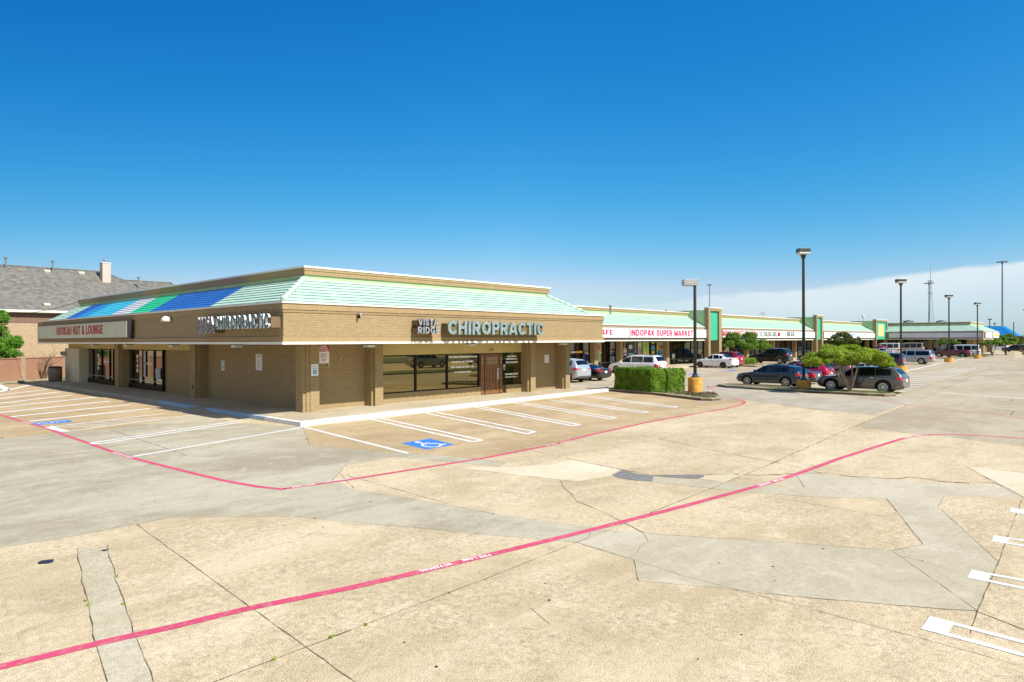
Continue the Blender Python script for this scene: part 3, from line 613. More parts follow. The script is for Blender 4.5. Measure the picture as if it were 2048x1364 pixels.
lines('parking_line', [(z4(105,990),z4(280,1000)),(z4(300,965),z4(505,980)),(z4(1160,880),z4(1330,885)),(z4(1160,860),z4(1500,872)),(z4(1480,835),z4(1700,845)),(b6(650,740),b6(780,745)),(b6(1300,660),b6(1480,690))], .12)
def emblem(name, bl, br, tr, tl, lab):
    bl, br, tr, tl = [Vector(G(*p)) for p in (bl, br, tr, tl)]
    mp_ = lambda u, v: tuple(bl.lerp(br, u).lerp(tl.lerp(tr, u), v))[:2]
    mb = MB(); mb.sheet([mp_(0,0), mp_(1,0), mp_(1,1), mp_(0,1)], .0056)
    sq = struct(mb.build(name, M['blue'])); mb = MB()
    S = (br-bl).length
    rib = lambda pts, w_: mb.ribbon([mp_(*p) for p in pts], w_*S, .0067)
    mb.sheet([mp_(.42+.085*math.cos(k*.449), .84+.085*math.sin(k*.449)) for k in range(14)], .0067)
    rib([(.42,.74),(.45,.46)], .10); rib([(.44,.48),(.66,.46),(.78,.20),(.88,.22)], .09); rib([(.43,.62),(.64,.60)], .07)
    rib([(.47+.25*math.cos(a), .33+.24*math.sin(a)) for a in [math.radians(d) for d in range(115, 345, 14)]], .075)
    mb.build('wheelchair_symbol', M['white'], sq); return sq
emblem('accessible_parking_marking', g2(1075,548), g2(1295,510), g2(1100,463), g2(875,500), '')
emblem('accessible_parking_marking', g1(205,353), g1(250,364), g1(482,343), g1(440,329), '')
for f, pts in ((z4, [(1320,882),(1420,892),(1500,884),(1400,875)]), (b6, [(150,862),(300,872),(390,862),(250,852)])):
    mb = MB(); mb.sheet(P(0, f, *pts), .0056); struct(mb.build('accessible_parking_marking', M['blue']))
def linetext(s, pl, pr_, hgt=.095, flip=False):
    a = G(*pl); b = G(*pr_); d = (b-a); L = d.length; d.normalize(); n = Vector((-d.y, d.x, 0))
    if flip: a, d, n = b, -d, -n
    o = text_obj('fire_lane_lettering', s, a-n*(hgt/2)+Vector((0,0,.0062)), d, n, L, hgt, M['white'], None, 0, .03); struct(o)
linetext('FIRE LANE', g2(20,848), g2(195,820)); linetext('NO PARKING', g2(275,806), g2(455,779))
linetext('FIRE LANE', g6(765,356), g6(935,323), .1, True); linetext('NO PARKING', g6(520,418), g6(705,375), .1, True)
linetext('FIRE LANE', g3(130,619), g3(212,604), .095); linetext('NO PARKING', g3(252,596), g3(345,580), .095)
linetext('NO PARKING', g3(1870,950), g3(1965,921), .1, True); linetext('FIRE LANE', g3(1990,914), g3(2075,890), .1, True)
linetext('FIRE LANE', g1(745,546), g1(805,563), .09); linetext('NO PARKING', g1(815,566), g1(875,582), .09)
linetext('NO PARKING', g1(140,340), g1(200,356), .09); linetext('FIRE LANE', g3(1350,363), g3(1420,352), .09); linetext('NO PARKING', g3(1425,351), g3(1480,342), .09)
linetext('FIRE LANE', g4(970,703), g4(1090,684), .1)
# the road and verges behind the viewpoint, seen in the shop windows
mb = MB(); mb.sheet([(-200,-46),(420,-46),(420,-31),(-200,-31)], -.03); struct(mb.build('road', M['road']))
mb = MB()
for a in ([(33,0),(38,2.5),(60,2.5),(60,-1.5),(31,-2)], [(-60,-27.8),(420,-27.8),(420,-24),(-60,-24)], [(-14,12),(-8,22),(-26,30),(-34,20)], [(70,-3),(110,-3),(110,1),(70,1)]): mb.prism(a, .0, .12)
struct(mb.build('grass_verge', M['grass']))

# ------------------------------------------------------------------ building kit
X_, Y_, Z_ = Vector((1,0,0)), Vector((0,1,0)), Vector((0,0,1))
def sweep(mb, rect, prof, mi=0, sides='FRBL'):
    x0, x1, y0, y1 = rect; n = len(prof)
    c = lambda o, z: [(x0-o,y0-o,z),(x1+o,y0-o,z),(x1+o,y1+o,z),(x0-o,y1+o,z)]
    rows = [c(o, z) for o, z in prof]
    for j, sd in enumerate('FRBL'):
        if sd not in sides: continue
        for i in range(n):
            a, b = rows[i], rows[(i+1) % n]; k = (j+1) % 4
            mb.face([a[j], a[k], b[k], b[j]], mi(i) if callable(mi) else mi)
def lerp(a, b, t): return a+(b-a)*t
def mansard(mb, br, z0, tr, z1, N, th=.055, stripes=None, edge=1):
    C = lambda t: (lerp(br[0],tr[0],t), lerp(br[1],tr[1],t), lerp(br[2],tr[2],t), lerp(br[3],tr[3],t), lerp(z0,z1,t))
    for i in range(N):
        a = C(i/N); b = C((i+1)/N-.0001)
        qa = [(a[0],a[2]),(a[1],a[2]),(a[1],a[3]),(a[0],a[3])]; qb = [(b[0],b[2]),(b[1],b[2]),(b[1],b[3]),(b[0],b[3])]
        for j in range(4):
            k = (j+1) % 4
            if j == 3 and stripes:
                t0, t1 = i/N, (i+1)/N
                bb = [(qa[3][1], qb[3][1])]+[(lerp(s[0], s[1], t0), lerp(s[0], s[1], t1)) for s in stripes[0]]+[(qa[0][1], qb[0][1])]
                for s in range(len(bb)-1):
                    mi = stripes[1][s]
                    A, B = bb[s], bb[s+1]
                    mb.face([(a[0],A[0],a[4]+th),(a[0],B[0],a[4]+th),(b[0],B[1],b[4]),(b[0],A[1],b[4])], mi)
                    mb.face([(a[0],A[0],a[4]-.01),(a[0],B[0],a[4]-.01),(a[0],B[0],a[4]+th),(a[0],A[0],a[4]+th)], edge)
                continue
            mb.face([(*qa[j],a[4]+th),(*qa[k],a[4]+th),(*qb[k],b[4]),(*qb[j],b[4])], 0)
            mb.face([(*qa[j],a[4]-.01),(*qa[k],a[4]-.01),(*qa[k],a[4]+th),(*qa[j],a[4]+th)], edge)
def fascia_parts(root, rect, sides='FRBL', zs=0, soffit_in=2.6, sof_rect=None):
    x0, x1, y0, y1 = rect
    mb = MB()
    prof = [(-.35,3.17),(-.02,3.17),(-.02,3.38),(-.06,3.39),(-.06,4.31),(-.03,4.32),(-.03,4.41),(0,4.42),(0,4.66),(-.35,4.66)]
    sweep(mb, rect, prof, lambda i: 1 if i in (1, 7) else 0, sides); f = mb.build('fascia', [M['brick'], M['soldier']], root)
    mb = MB(); sweep(mb, rect, [(-.36,4.663),(.045,4.663),(.045,4.74),(-.36,4.74)], 0, sides); mb.build('drip_edge', M['trimwhite'], root)
    mb = MB(); sweep(mb, rect, [(-.36,3.07),(.015,3.07),(.015,3.167),(-.36,3.167)], 0, sides); mb.build('soffit_trim', M['trimwhite'], root)
    sr = sof_rect or (x0-0, x1+0, y0, y1)
    mb = MB(); mb.box(sr[0]+.3, sr[1]-.3, sr[2]+.3, sr[3]-.3, 3.09, 3.14); mb.build('soffit', M['soffit'], root)
    return f
def parapet_parts(root, rect, z0, z1, cap='trimwhite'):
    mb = MB(); sweep(mb, rect, [(-.2,z1-.37),(.0,z1-.37),(.0,z1-.20),(.03,z1-.19),(.03,z1-.08),(-.2,z1-.08)], lambda i: 1 if i in (1,3) else 0)
    p = mb.build('parapet', [M['brick'], M['soldier']], root)
    mb = MB(); sweep(mb, rect, [(-.26,z1-.078),(.06,z1-.078),(.06,z1),(-.26,z1)]); mb.build('coping', M[cap], p)
    mb = MB(); sweep(mb, rect, [(-.2,z0-.3),(-.07,z0-.3),(-.07,z1-.372),(-.2,z1-.372)]); mb.build('green_band', M['mintwall'], p)
    return p

# ------------------------------------------------------------------ the corner building
B = thing('corner_shop_building', (14.85,25.65,0), 'tan brick corner building with mint tiled mansard, blue striped side, HOOKAH and CHIROPRACTIC signs', 'building')
FR = (12.8, 34.2, 23.6, 60.2)
fascia_parts(B, FR, sof_rect=(12.8,34.2,23.6,61.9))
parapet_parts(B, (14.92,31.35,25.65,58.1), 5.82, 6.41)
sb = [53.2,50.6,48.6,43.7,40.6,37.6,30.2]; st = [54.6,51.9,49.9,45.0,42.2,38.8,31.1]
mb = MB(); mansard(mb, (12.86,32.6,23.66,57.6), 4.745, (14.98,31.2,25.72,57.98), 5.86, 8, .03, (list(zip(sb, st)), [0,2,6,3,4,5,2,0]))
rf = mb.build('mansard_roof', [M['mint'], M['mintdk'], M['sblue'], M['scyan'], M['slav'], M['sgreen'], M['smid']], B, fix=False)
mb = MB(); mb.box(14.9,31.3,25.7,58.0,5.70,5.78); mb.build('roof_deck', M['deck'], rf)
mb = MB()
a = Vector((12.88,23.68,4.80)); b = Vector((14.95,25.69,5.90))
for k in range(7):
    p = a.lerp(b, k/7); q = a.lerp(b, (k+1.12)/7)
    mb.tube([p+Z_*.03, q-Z_*.01], [.125,.085], 10)
mb.build('hip_cap', M['mint'], rf, True)
mb = MB()
a = Vector((32.58,23.68,4.80)); b = Vector((31.18,25.69,5.90))
for k in range(7): mb.tube([a.lerp(b, k/7)+Z_*.02, a.lerp(b, (k+1.1)/7)], [.10,.07], 8)
mb.build('hip_cap', M['mint'], rf, True)
# walls
mb = MB(); mb.box(15.6,33.2,26.5,61.2,0,3.1); mb.box(15.56,18.5,26.3,26.52,0,3.1)       # core, first brick panel
mb.box(19.0,26.16,26.28,26.5,.1,.62); mb.box(28.18,30.0,26.28,26.5,.1,.62); mb.box(30.05,33.2,26.38,26.5,0,3.1)
mb.box(15.5,15.62,26.3,41.05,0,3.1)
wall = mb.build('wall', M['brick'], B)
mb = MB(); mb.box(19.0,30.1,26.27,26.5,2.49,3.09); mb.build('header', M['creamwall'], wall)
mb = MB(); mb.box(15.05,15.6,37.5,61.3,2.70,3.05); mb.build('header', M['creamwall'], wall)
mb = MB(); mb.box(14.85,16.2,57.75,61.45,0.1,2.70); mb.build('end_wall', M['palewall'], wall)
def column(x0, x1, y0, y1, nb=0):
    mb = MB(); mb.box(x0, x1, y0, y1, .1, 3.09)
    if nb == 1: mb.box(x0-.10, x0+.01, y0+.16, y1, .1, 3.085); mb.box(x1-.01, x1+.10, y0+.16, y1, .1, 3.085)
    if nb == 2: mb.box(x0+.16, x1, y0-.10, y0+.01, .1, 3.085); mb.box(x0+.16, x1, y1-.01, y1+.10, .1, 3.085)
    mb.build('column', M['brick'], B)
mb = MB(); mb.box(14.86,15.22,25.72,26.3,.1,3.09); mb.box(15.16,15.60,25.62,26.32,.1,3.085); mb.box(15.0,15.2,25.66,25.8,.1,3.08); mb.build('column', M['brick'], B)
column(18.54,19.0,25.65,26.4,1); column(29.62,30.06,25.65,26.4,1); column(32.96,33.41,25.65,26.6,1)
column(14.85,15.55,36.75,37.45,2); column(14.85,15.55,48.95,49.72,2)
# windows of the front
def window(root, name, org, u, wd, z0, z1, frame=.06, glass='goldglass', out=None, mull=(), rails=(), d=.07, kick=0):
    """framed pane standing on org along u; out is the outward normal"""
    u = Vector(u); n = Vector(out); o = Vector(org); mb = MB()
    def bar(a, b, za, zb, dd=d): mb.obox(o+u*((a+b)/2)+Z_*((za+zb)/2-o.z)+n*(dd/2-.01), u, n, Z_, (b-a)/2, dd/2, (zb-za)/2)
    bar(0, frame, z0, z1); bar(wd-frame, wd, z0, z1); bar(frame, wd-frame, z0, z0+frame+kick, d-.004); bar(frame, wd-frame, z1-frame, z1, d-.004)
    for m_ in mull: bar(m_-.05, m_+.05, z0+frame+kick, z1-frame, d-.002)
    f = mb.build(name, M['bronze'], root)
    mb = MB(); c = [o+u*frame+n*.012, o+u*(wd-frame)+n*.012]
    mb.face([(c[0].x,c[0].y,z0+frame),(c[1].x,c[1].y,z0+frame),(c[1].x,c[1].y,z1-frame),(c[0].x,c[0].y,z1-frame)]); mb.build('pane', M[glass], f)
    if rails:
        mb = MB()
        for za, a, b in rails: mb.obox(o+u*((a+b)/2)+n*(d*.5)+Z_*(za-o.z), u, n, Z_, (b-a)/2, .03, .022)
        mb.build('rail', M['galv'], f)
    return f
YW = 26.36
for xa, xb in ((19.02,21.50),(21.50,23.63),(23.63,26.0)):
    wn = window(B, 'window', (xa,YW,0), X_, xb-xa, .62, 2.49, .055, 'goldglass', -Y_)
def vinyl(parent, s, x0, x1, zb, h, y=YW-.03): text_obj('lettering', s, (x0,y,zb), X_, Z_, x1-x0, h, M['txtwhite'], parent, 0, .012, None, .27)
vinyl(wn, 'DISC INJURIES-DECOMPRESSION TRACTION', 23.76, 25.85, 2.26, .10); vinyl(wn, 'NON-SURGICAL DISC TREATMENT', 23.95, 25.58, 2.0, .10)
vinyl(wn, 'SPORT INJURIES AND FAMILY CARE', 23.9, 25.6, 1.72, .10); vinyl(wn, 'AUTO AND WORK INJURIES', 24.12, 25.4, 1.45, .09)
w2 = window(B, 'window', (27.9,YW,0), X_, 1.72, .62, 2.49, .055, 'goldglass', -Y_)
vinyl(w2, 'VISTA RIDGE', 28.3, 29.1, 2.22, .09); vinyl(w2, 'CHIROPRACTIC', 28.22, 29.18, 2.06, .09); vinyl(w2, '972.315.8518', 28.18, 29.22, 1.86, .11)
vinyl(w2, 'TEXAS HEALTHCARE', 28.12, 29.25, 1.18, .10); vinyl(w2, 'Neck & Back Clinics, P.A.', 28.16, 29.2, 1.03, .07); vinyl(w2, 'OPEN\nM-F\n9-6', 27.98, 28.15, 1.48, .30)
# oak door with sidelights
mb = MB(); mb.box(26.02,27.88,26.30,26.5,.15,2.485); dr_ = mb.build('door', M['wooddk'], B)
mb = MB(); mb.box(26.42,27.55,26.265,26.302,.17,2.40); leaf = mb.build('door_leaf', M['wood'], dr_)
mb = MB(); mb.box(26.10,26.34,26.27,26.302,.17,2.40); mb.box(27.63,27.83,26.27,26.302,.17,2.40)
for k in range(4): mb.box(26.55+.235*k,26.70+.235*k,26.245,26.27,.45,1.62)
mb.box(26.42,27.55,26.25,26.27,1.64,1.76); mb.build('panel', M['wood'], dr_)
for i in range(4):
    for j in range(2): mb = MB(); mb.box(26.60+.21*i,26.74+.21*i,26.25,26.27,1.86+.22*j,2.04+.22*j); mb.build('light_pane', M['leadglass'], dr_)
for x in (26.17,27.68):
    for j in range(2): mb = MB(); mb.box(x,x+.11,26.255,26.275,1.86+.22*j,2.04+.22*j); mb.build('light_pane', M['leadglass'], dr_)
mb = MB(); mb.tube([(27.46,26.20,1.05),(27.46,26.20,1.55)], .02, 8); mb.box(27.44,27.48,26.19,26.27,1.07,1.10); mb.box(27.44,27.48,26.19,26.27,1.5,1.53); mb.build('handle', M['galv'], dr_)
mb = MB(); mb.box(27.40,27.52,26.245,26.262,1.0,1.62); mb.build('door_notice', M['paper'], dr_)
text_obj('house_number', '1201', (26.75,26.262,2.60), X_, Z_, .36, .13, M['txtbrown'], B, .01, .01)
# shopfronts of the side
XS = 15.5
def yb(px): return OX(*a1(px, 900), XS)[0]
def sidefront(pa, pb, mulls, words):
    ya, yz = yb(pa), yb(pb)
    f = window(B, 'shopfront', (XS,ya,0), -Y_, ya-yz, .15, 2.70, .08, 'darkglass', -X_, [ya-yb(m_) for m_ in mulls], [(.72, .05, ya-yz-.05)], .09, .22)
    for s, pa_, pb_, zb, h in words:
        y0, y1 = yb(pa_), yb(pb_); text_obj('lettering', s, (XS-.016,y0,zb), -Y_, Z_, y0-y1, h, M['txtwhite'], f, 0, .012, None, .26)
    return f
f1 = sidefront(690, 1150, (785, 870, 988, 1097), [('B\nY\nO\nB', 925, 945, 1.15, 1.15), ('HANGAR', 1010, 1085, 1.72, .12), ('HANGAR', 708, 772, 1.92, .10), ('HANGAR', 1118, 1148, 1.74, .11)])
f2 = sidefront(1270, 1825, (1355, 1412, 1548, 1705), [('B\nY\nO\nB', 1455, 1482, 1.20, 1.15), ('HANGAR', 1572, 1668, 1.72, .15)])
mpost = mat('pale_blue_poster', (.38,.47,.52), .6, 0, .3, 4)
for fw_, pa, pb, zq0, zq1 in ((f2,1565,1592,.95,2.6),(f2,1728,1795,.9,1.55),(f2,1296,1322,1.6,1.95)):
    mb = MB(); mb.face([(XS-.075,yb(pa),zq0),(XS-.075,yb(pb),zq0),(XS-.075,yb(pb),zq1),(XS-.075,yb(pa),zq1)]); mb.build('door_poster', mpost, fw_)
# soffit lights along the eaves
def soffit_light(p):
    mb = MB(); mb.box(p[0]-.22,p[0]+.22,p[1]-.22,p[1]+.22,3.02,3.088); o = mb.build('soffit_light', M['bronze'], B)
    mb = MB(); mb.prism([(p[0]-.19,p[1]-.19),(p[0]+.19,p[1]-.19),(p[0]+.19,p[1]+.19),(p[0]-.19,p[1]+.19)], 2.91, 3.018); mb.build('lens', M['lens'], o)
for p in ((14.0,30.0),(14.0,37.3),(14.0,44.3),(14.0,50.8),(17.6,24.8),(23.9,24.8),(31.6,24.8)): soffit_light(p)
mb = MB(); mb.box(15.2,15.3,60.9,61.2,2.0,2.5); mb.box(14.70,14.85,61.0,61.3,2.05,2.45); mb.lathe([(.001,.0),(.16,.0),(.16,.12),(.001,.12)], (14.72,61.5,2.3), 12, 0, 'y'); mb.build('meter', M['galv'], B)
for p in ((16.45,2.12,.035),(17.05,2.35,.03)): mb = MB(); mb.box(p[0]-p[2],p[0]+p[2],26.24,26.31,p[1]-.06,p[1]+.06); mb.build('outlet_box', M['galv'], B)
mb = MB(); mb.box(14.82,14.86,36.95,37.1,.62,.85); mb.build('socket_box', M['black'], B)
# rooftop cable hung to the house
mb = MB(); c0 = Vector((14.86,58.05,6.2)); c1 = Vector((8.5,75.0,6.3)); pts = [c0.lerp(c1, t/14)+Z_*(-.9*4*(t/14)*(1-t/14)) for t in range(15)]; mb.tube(pts, .02, 5)
tag(mb.build('power_cable', M['black']), 'thin dark cable sagging from the corner building parapet to the grey roof', 'cable')
# pavement round the corner building
mb = MB(); mb.prism([(13.0,22.70),(34.75,23.62),(36.0,24.9),(36.2,27.5),(33.4,28.5),(33.4,62),(13.0,61.75)], -.03, .15); struct(mb.build('sidewalk', M['walk']))
mb = MB(); ang_ = Vector((34.75-13.0, .92, 0)).normalized(); nn_ = Vector((-ang_.y, ang_.x, 0))
a = Vector((12.985,22.685,0)); b = Vector((34.78,23.61,0))
mb.prism([a, b, b+nn_*.33, a+nn_*.33+ang_*.0], 0, .156); struct(mb.build('painted_kerb', M['wkerb']))
def sidekerb(pa, pb, m, nm='painted_kerb'):
    y0 = OX(*pa, 12.98)[0]; y1 = OX(*pb, 12.98)[0]; mb = MB(); mb.prism([(12.975,y0),(12.975,y1),(13.2,y1),(13.2,y0)], 0, .157); return struct(mb.build(nm, m))
sidekerb(g1(1045,235), g1(1290,262), M['lblue']); sidekerb(g1(1350,268), g1(1745,330), M['lblue']); sidekerb(g1(1745,330), g1(1985,372), M['wkerb'])
mb = MB(); y0 = OX(*g1(1290,262), 12.98)[0]; y1 = OX(*g1(1350,268), 12.98)[0]
mb.face([(12.995,y0,.158),(12.995,y1,.158),(11.9,y1,.006),(11.9,y0,.006)]); mb.face([(12.97,y0,.155),(11.9,y0,.006),(12.97,y0+.7,.006)]); mb.face([(12.97,y1,.155),(12.97,y1-.7,.006),(11.9,y1,.006)])
struct(mb.build('kerb_ramp', M['walk'], fix=False))

# ------------------------------------------------------------------ signs on the corner building
SX, SY = 12.86, 23.66
mb = MB(); y0, y1 = 58.9, 39.75
R_ = thing('sign_box', (12.8,49,3.4), 'long milky sign box with dark frame and red lettering HOOKAH HUT & LOUNGE', 'sign')
mb.box(12.52,12.80,y1,y0,3.36,4.40); bx_ = mb.build('frame', M['signframe'], R_)
mb = MB(); mb.box(12.495,12.521,y1+.12,y0-.05,3.44,4.32); fc = mb.build('face', M['signface'], R_)
text_obj('lettering', 'HOOKAH HUT & LOUNGE', (12.493,OX(*a1(365,480),12.5)[0],3.65), -Y_, Z_, OX(*a1(365,480),12.5)[0]-OX(*a1(995,470),12.5)[0], .56, M['txtred'], fc, .004, .035, None, .25)
def letterset(nm, s, org, ux, w_, h_, mats, label, depth, racew, bold=.03, cat='sign letters'):
    ux = Vector(ux); n = ux.cross(Z_); org = Vector(org)
    R_ = thing(nm, tuple(org), label, cat)
    text_obj('lettering', s, org+n*(racew), ux, Z_, w_, h_, mats, R_, depth, bold)
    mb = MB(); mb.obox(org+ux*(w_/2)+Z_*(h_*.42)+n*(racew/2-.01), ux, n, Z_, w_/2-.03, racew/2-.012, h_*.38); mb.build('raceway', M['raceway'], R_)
    return R_
# front set
SO, DP = .43, .08
yl = 23.66-SO-DP
fx = lambda px, py: OY(*z3(px, py), yl)
vx0, vx1 = fx(230,525)[0], fx(388,525)[0]
letterset('sign_letters', 'VISTA', (vx0,23.66,fx(235,525)[1]), X_, vx1-vx0, .30, [M['alu'], M['letterred']], 'small silver letters VISTA over RIDGE on the sunny front fascia', DP, SO, .045)
vx0, vx1 = fx(225,590)[0], fx(400,590)[0]
letterset('sign_letters', 'RIDGE', (vx0,23.66,fx(225,590)[1]), X_, vx1-vx0, .31, [M['alu'], M['letterred']], 'small silver letters RIDGE under VISTA on the sunny front fascia', DP, SO, .045)
cx0, cx1 = fx(466,597)[0], fx(1238,597)[0]
letterset('sign_letters', 'CHIROPRACTIC', (cx0,23.66,fx(470,598)[1]), X_, cx1-cx0, .66, [M['alu'], M['lettergreen']], 'large silver letters CHIROPRACTIC with green edges on the sunny front fascia', DP, SO, .04)
# side set
xl = 12.86-SO-DP; sx_ = lambda px, py: OX(*a2(px, py), xl)
vy0, vy1 = sx_(150,245)[0], sx_(322,230)[0]
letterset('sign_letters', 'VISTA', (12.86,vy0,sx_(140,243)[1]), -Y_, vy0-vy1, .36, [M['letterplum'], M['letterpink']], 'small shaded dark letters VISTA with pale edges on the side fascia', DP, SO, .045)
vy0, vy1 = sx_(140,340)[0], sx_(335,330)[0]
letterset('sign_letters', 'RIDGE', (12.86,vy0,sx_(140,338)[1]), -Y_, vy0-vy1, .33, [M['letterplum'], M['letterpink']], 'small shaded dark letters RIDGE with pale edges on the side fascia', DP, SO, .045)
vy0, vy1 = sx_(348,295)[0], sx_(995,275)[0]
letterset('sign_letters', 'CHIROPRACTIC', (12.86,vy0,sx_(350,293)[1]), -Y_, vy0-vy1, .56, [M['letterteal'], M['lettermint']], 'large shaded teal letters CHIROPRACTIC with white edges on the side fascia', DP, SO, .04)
# small wall things
def wall_sign(nm, org, ux, w_, h_, mats, lab, cat, parts):
    ux = Vector(ux); n = ux.cross(Z_); org = Vector(org)
    R_ = thing(nm, tuple(org), lab, cat); mb = MB(); mb.obox(org+ux*w_/2+Z_*h_/2+n*.012, ux, n, Z_, w_/2, .012, h_/2); mb.build('plate', mats, R_)
    for kind, x0, z0, w2_, h2_, m_, s in parts:
        if kind == 'panel': mb = MB(); mb.obox(org+ux*(x0+w2_/2)+Z_*(z0+h2_/2)+n*.026, ux, n, Z_, w2_/2, .0015, h2_/2); mb.build('panel', m_, R_)
        else: text_obj('lettering', s, org+ux*x0+Z_*z0+n*.0285, ux, Z_, w2_, h2_, m_, R_, 0, .01)
    return R_
def wheelchair(parent, org, ux, s):
    ux = Vector(ux); n = ux.cross(Z_); org = Vector(org)+n*.0295; mb = MB(); mp_ = lambda p: tuple(org+ux*p[0]*s+Z_*p[1]*s)
    mb.face([mp_((.42+.09*math.cos(k*.628), .84+.09*math.sin(k*.628))) for k in range(10)])
    def rib(pts, w_):
        for a, b in zip(pts, pts[1:]):
            d = Vector((b[0]-a[0], b[1]-a[1])).normalized()*w_/2; mb.face([mp_((a[0]+d.y,a[1]-d.x)), mp_((b[0]+d.y,b[1]-d.x)), mp_((b[0]-d.y,b[1]+d.x)), mp_((a[0]-d.y,a[1]+d.x))])
    rib([(.42,.74),(.45,.46),(.68,.46),(.80,.2)], .1); rib([(.47+.25*math.cos(math.radians(d)), .33+.24*math.sin(math.radians(d))) for d in range(115,345,20)], .08)
    mb.build('wheelchair_symbol', M['txtwhite'], parent, fix=False)
def reserved(org, ux, w_, h_, lab):
    s = wall_sign('accessible_parking_sign', org, ux, w_, h_, M['signwhite'], lab, 'sign', [('panel', w_*.24, h_*.14, w_*.52, h_*.36, M['signblue'], ''), ('text', w_*.12, h_*.76, w_*.76, h_*.11, M['txtblue'], 'RESERVED'), ('text', w_*.16, h_*.58, w_*.68, h_*.11, M['txtblue'], 'PARKING')])
    wheelchair(s, Vector(org)+Vector(ux)*w_*.28+Z_*h_*.16, ux, h_*.32)
reserved((15.2,25.62,1.70), X_, .33, .5, 'white and blue accessible parking sign fixed to the corner brick pier')
reserved((15.5,34.95,1.68), -Y_, .33, .5, 'white and blue accessible parking sign on the shaded side wall')
tow = wall_sign('towing_sign', (15.92,26.30,2.20), X_, .58, .82, M['signwhite'], 'red and white towing enforced sign on brick beside the corner pier', 'sign', [('panel', 0.0, .52, .58, .30, M['signred'], ''), ('text', .13, .73, .32, .07, M['txtwhite'], 'TOWING'), ('text', .07, .63, .44, .075, M['txtwhite'], 'ENFORCED'), ('text', .04, .535, .5, .07, M['txtwhite'], 'AT ALL TIMES'), ('text', .14, .40, .30, .04, M['txtred'], 'UNAUTHORIZED'), ('text', .14, .33, .30, .04, M['txtred'], 'VEHICLES'), ('text', .14, .26, .3, .04, M['txtred'], 'WILL BE TOWED'), ('text', .16, .16, .26, .04, M['txtred'], 'AT OWNERS'), ('text', .16, .09, .26, .04, M['txtred'], 'EXPENSE')])
wall_sign('paper_notice', (15.5,31.15,1.78), -Y_, .62, .80, M['paper'], 'tall white paper notice taped to the shaded side wall', 'notice', [('text', .18, .66, .26, .06, M['txtred'], 'NOTICE'), ('text', .2, .2, .2, .3, M['txtgrey'], 'Z')])
xa = OY(*z3(1240,760), 26.36)[0]; wall_sign('paper_notice', (xa,26.38,OY(*z3(1240,826),26.38)[1]), X_, .42, OY(*z3(1240,760),26.38)[1]-OY(*z3(1240,826),26.38)[1], M['paper'], 'small white paper notice on the brick right of the oak door', 'notice', [])
mb = MB(); mb.box(12.5,12.8,34.45,34.6,4.33,4.42); fl = thing('wall_floodlight', (12.8,34.5,4.3), 'white dome floodlight on the side fascia beside the red lettered sign box', 'floodlight'); mb.build('bracket', M['galv'], fl)
mb = MB(); mb.lathe([(.03,.14),(.11,.11),(.18,.03),(.22,-.12),(.20,-.12),(.16,.0),(.03,.08)], (12.56,34.52,4.30), 16); mb.build('shade', M['trimwhite'], fl, True)
xa, za = OY(*z2(1362,490), 23.5); mb = MB(); mb.box(xa-.05,xa+.05,23.40,23.62,za-.02,za+.06); fl = thing('security_camera', (xa,23.6,za), 'little pale camera fixed on the sunny front fascia near the corner', 'camera'); mb.build('housing', M['lampgrey'], fl)
mb = MB(); mb.box(xa-.03,xa+.03,23.5,23.6,za-.16,za-.021); mb.build('bracket', M['bronze'], fl)

# ------------------------------------------------------------------ the long shopping strip behind
def mall_fascia(root, rect, sides, zt=4.80):
    mb = MB(); prof = [(-.35,3.2),(-.02,3.2),(-.02,3.36),(-.08,3.37),(-.08,4.50),(-.02,4.51),(-.02,zt-.09),(-.35,zt-.09)]
    sweep(mb, rect, prof, lambda i: 1 if i in (1, 5) else 0, sides); mb.build('fascia', [M['brick'], M['soldier']], root)
    mb = MB(); sweep(mb, rect, [(-.36,zt-.087),(.05,zt-.087),(.05,zt),(-.36,zt)], 0, sides); mb.build('drip_edge', M['trimwhite'], root)
    mb = MB(); sweep(mb, rect, [(-.36,3.08),(.02,3.08),(.02,3.197),(-.36,3.197)], 0, sides); mb.build('soffit_trim', M['trimwhite'], root)
    x0, x1, y0, y1 = rect; mb = MB(); mb.box(x0+.3,x1-.3,y0+.3,y1-.3,3.10,3.15); mb.build('soffit', M['soffit'], root)
YM, YK, YG = 38.0, 40.0, 41.2
tw = [(OY(1417.2,700,YM-.5)[0], OY(1443.6,700,YM-.5)[0]), (OY(1633.3,690,YM-.5)[0], OY(1646.5,690,YM-.5)[0]), (OY(1752.6,690,YM-.5)[0], OY(1775.4,690,YM-.5)[0])]
XE = tw[2][1]
S = thing('shopping_strip', (70,40,0), 'long tan brick shopping strip with white sign band and green panelled towers', 'building')
WX = 161.0
rect = (40., WX+6, YM, 60.)
mall_fascia(S, rect, 'F')
parapet_parts(S, (42., WX+4, YK+.2, 58.), 5.95, 6.66)
mb = MB(); mansard(mb, (40.06, WX+5.9, YM+.05, 59.9), 4.805, (42.05, WX+4, YK+.27, 57.9), 6.02, 8, .04)
rf = mb.build('mansard_roof', [M['mint'], M['mintdk']], S, fix=False)
mb = MB(); mb.box(42.1,WX+3.9,YK+.3,57.9,5.85,5.92); mb.build('roof_deck', M['deck'], rf)
mb = MB(); mb.box(40.5, WX+3, YG+.12, 58, 0, 3.12); wall = mb.build('wall', M['brick'], S)
mb = MB(); mb.prism([(40,36.9),(WX+1,36.9),(WX+1,42.3),(40,42.3)], -.03, .15); struct(mb.build('sidewalk', M['walk']))
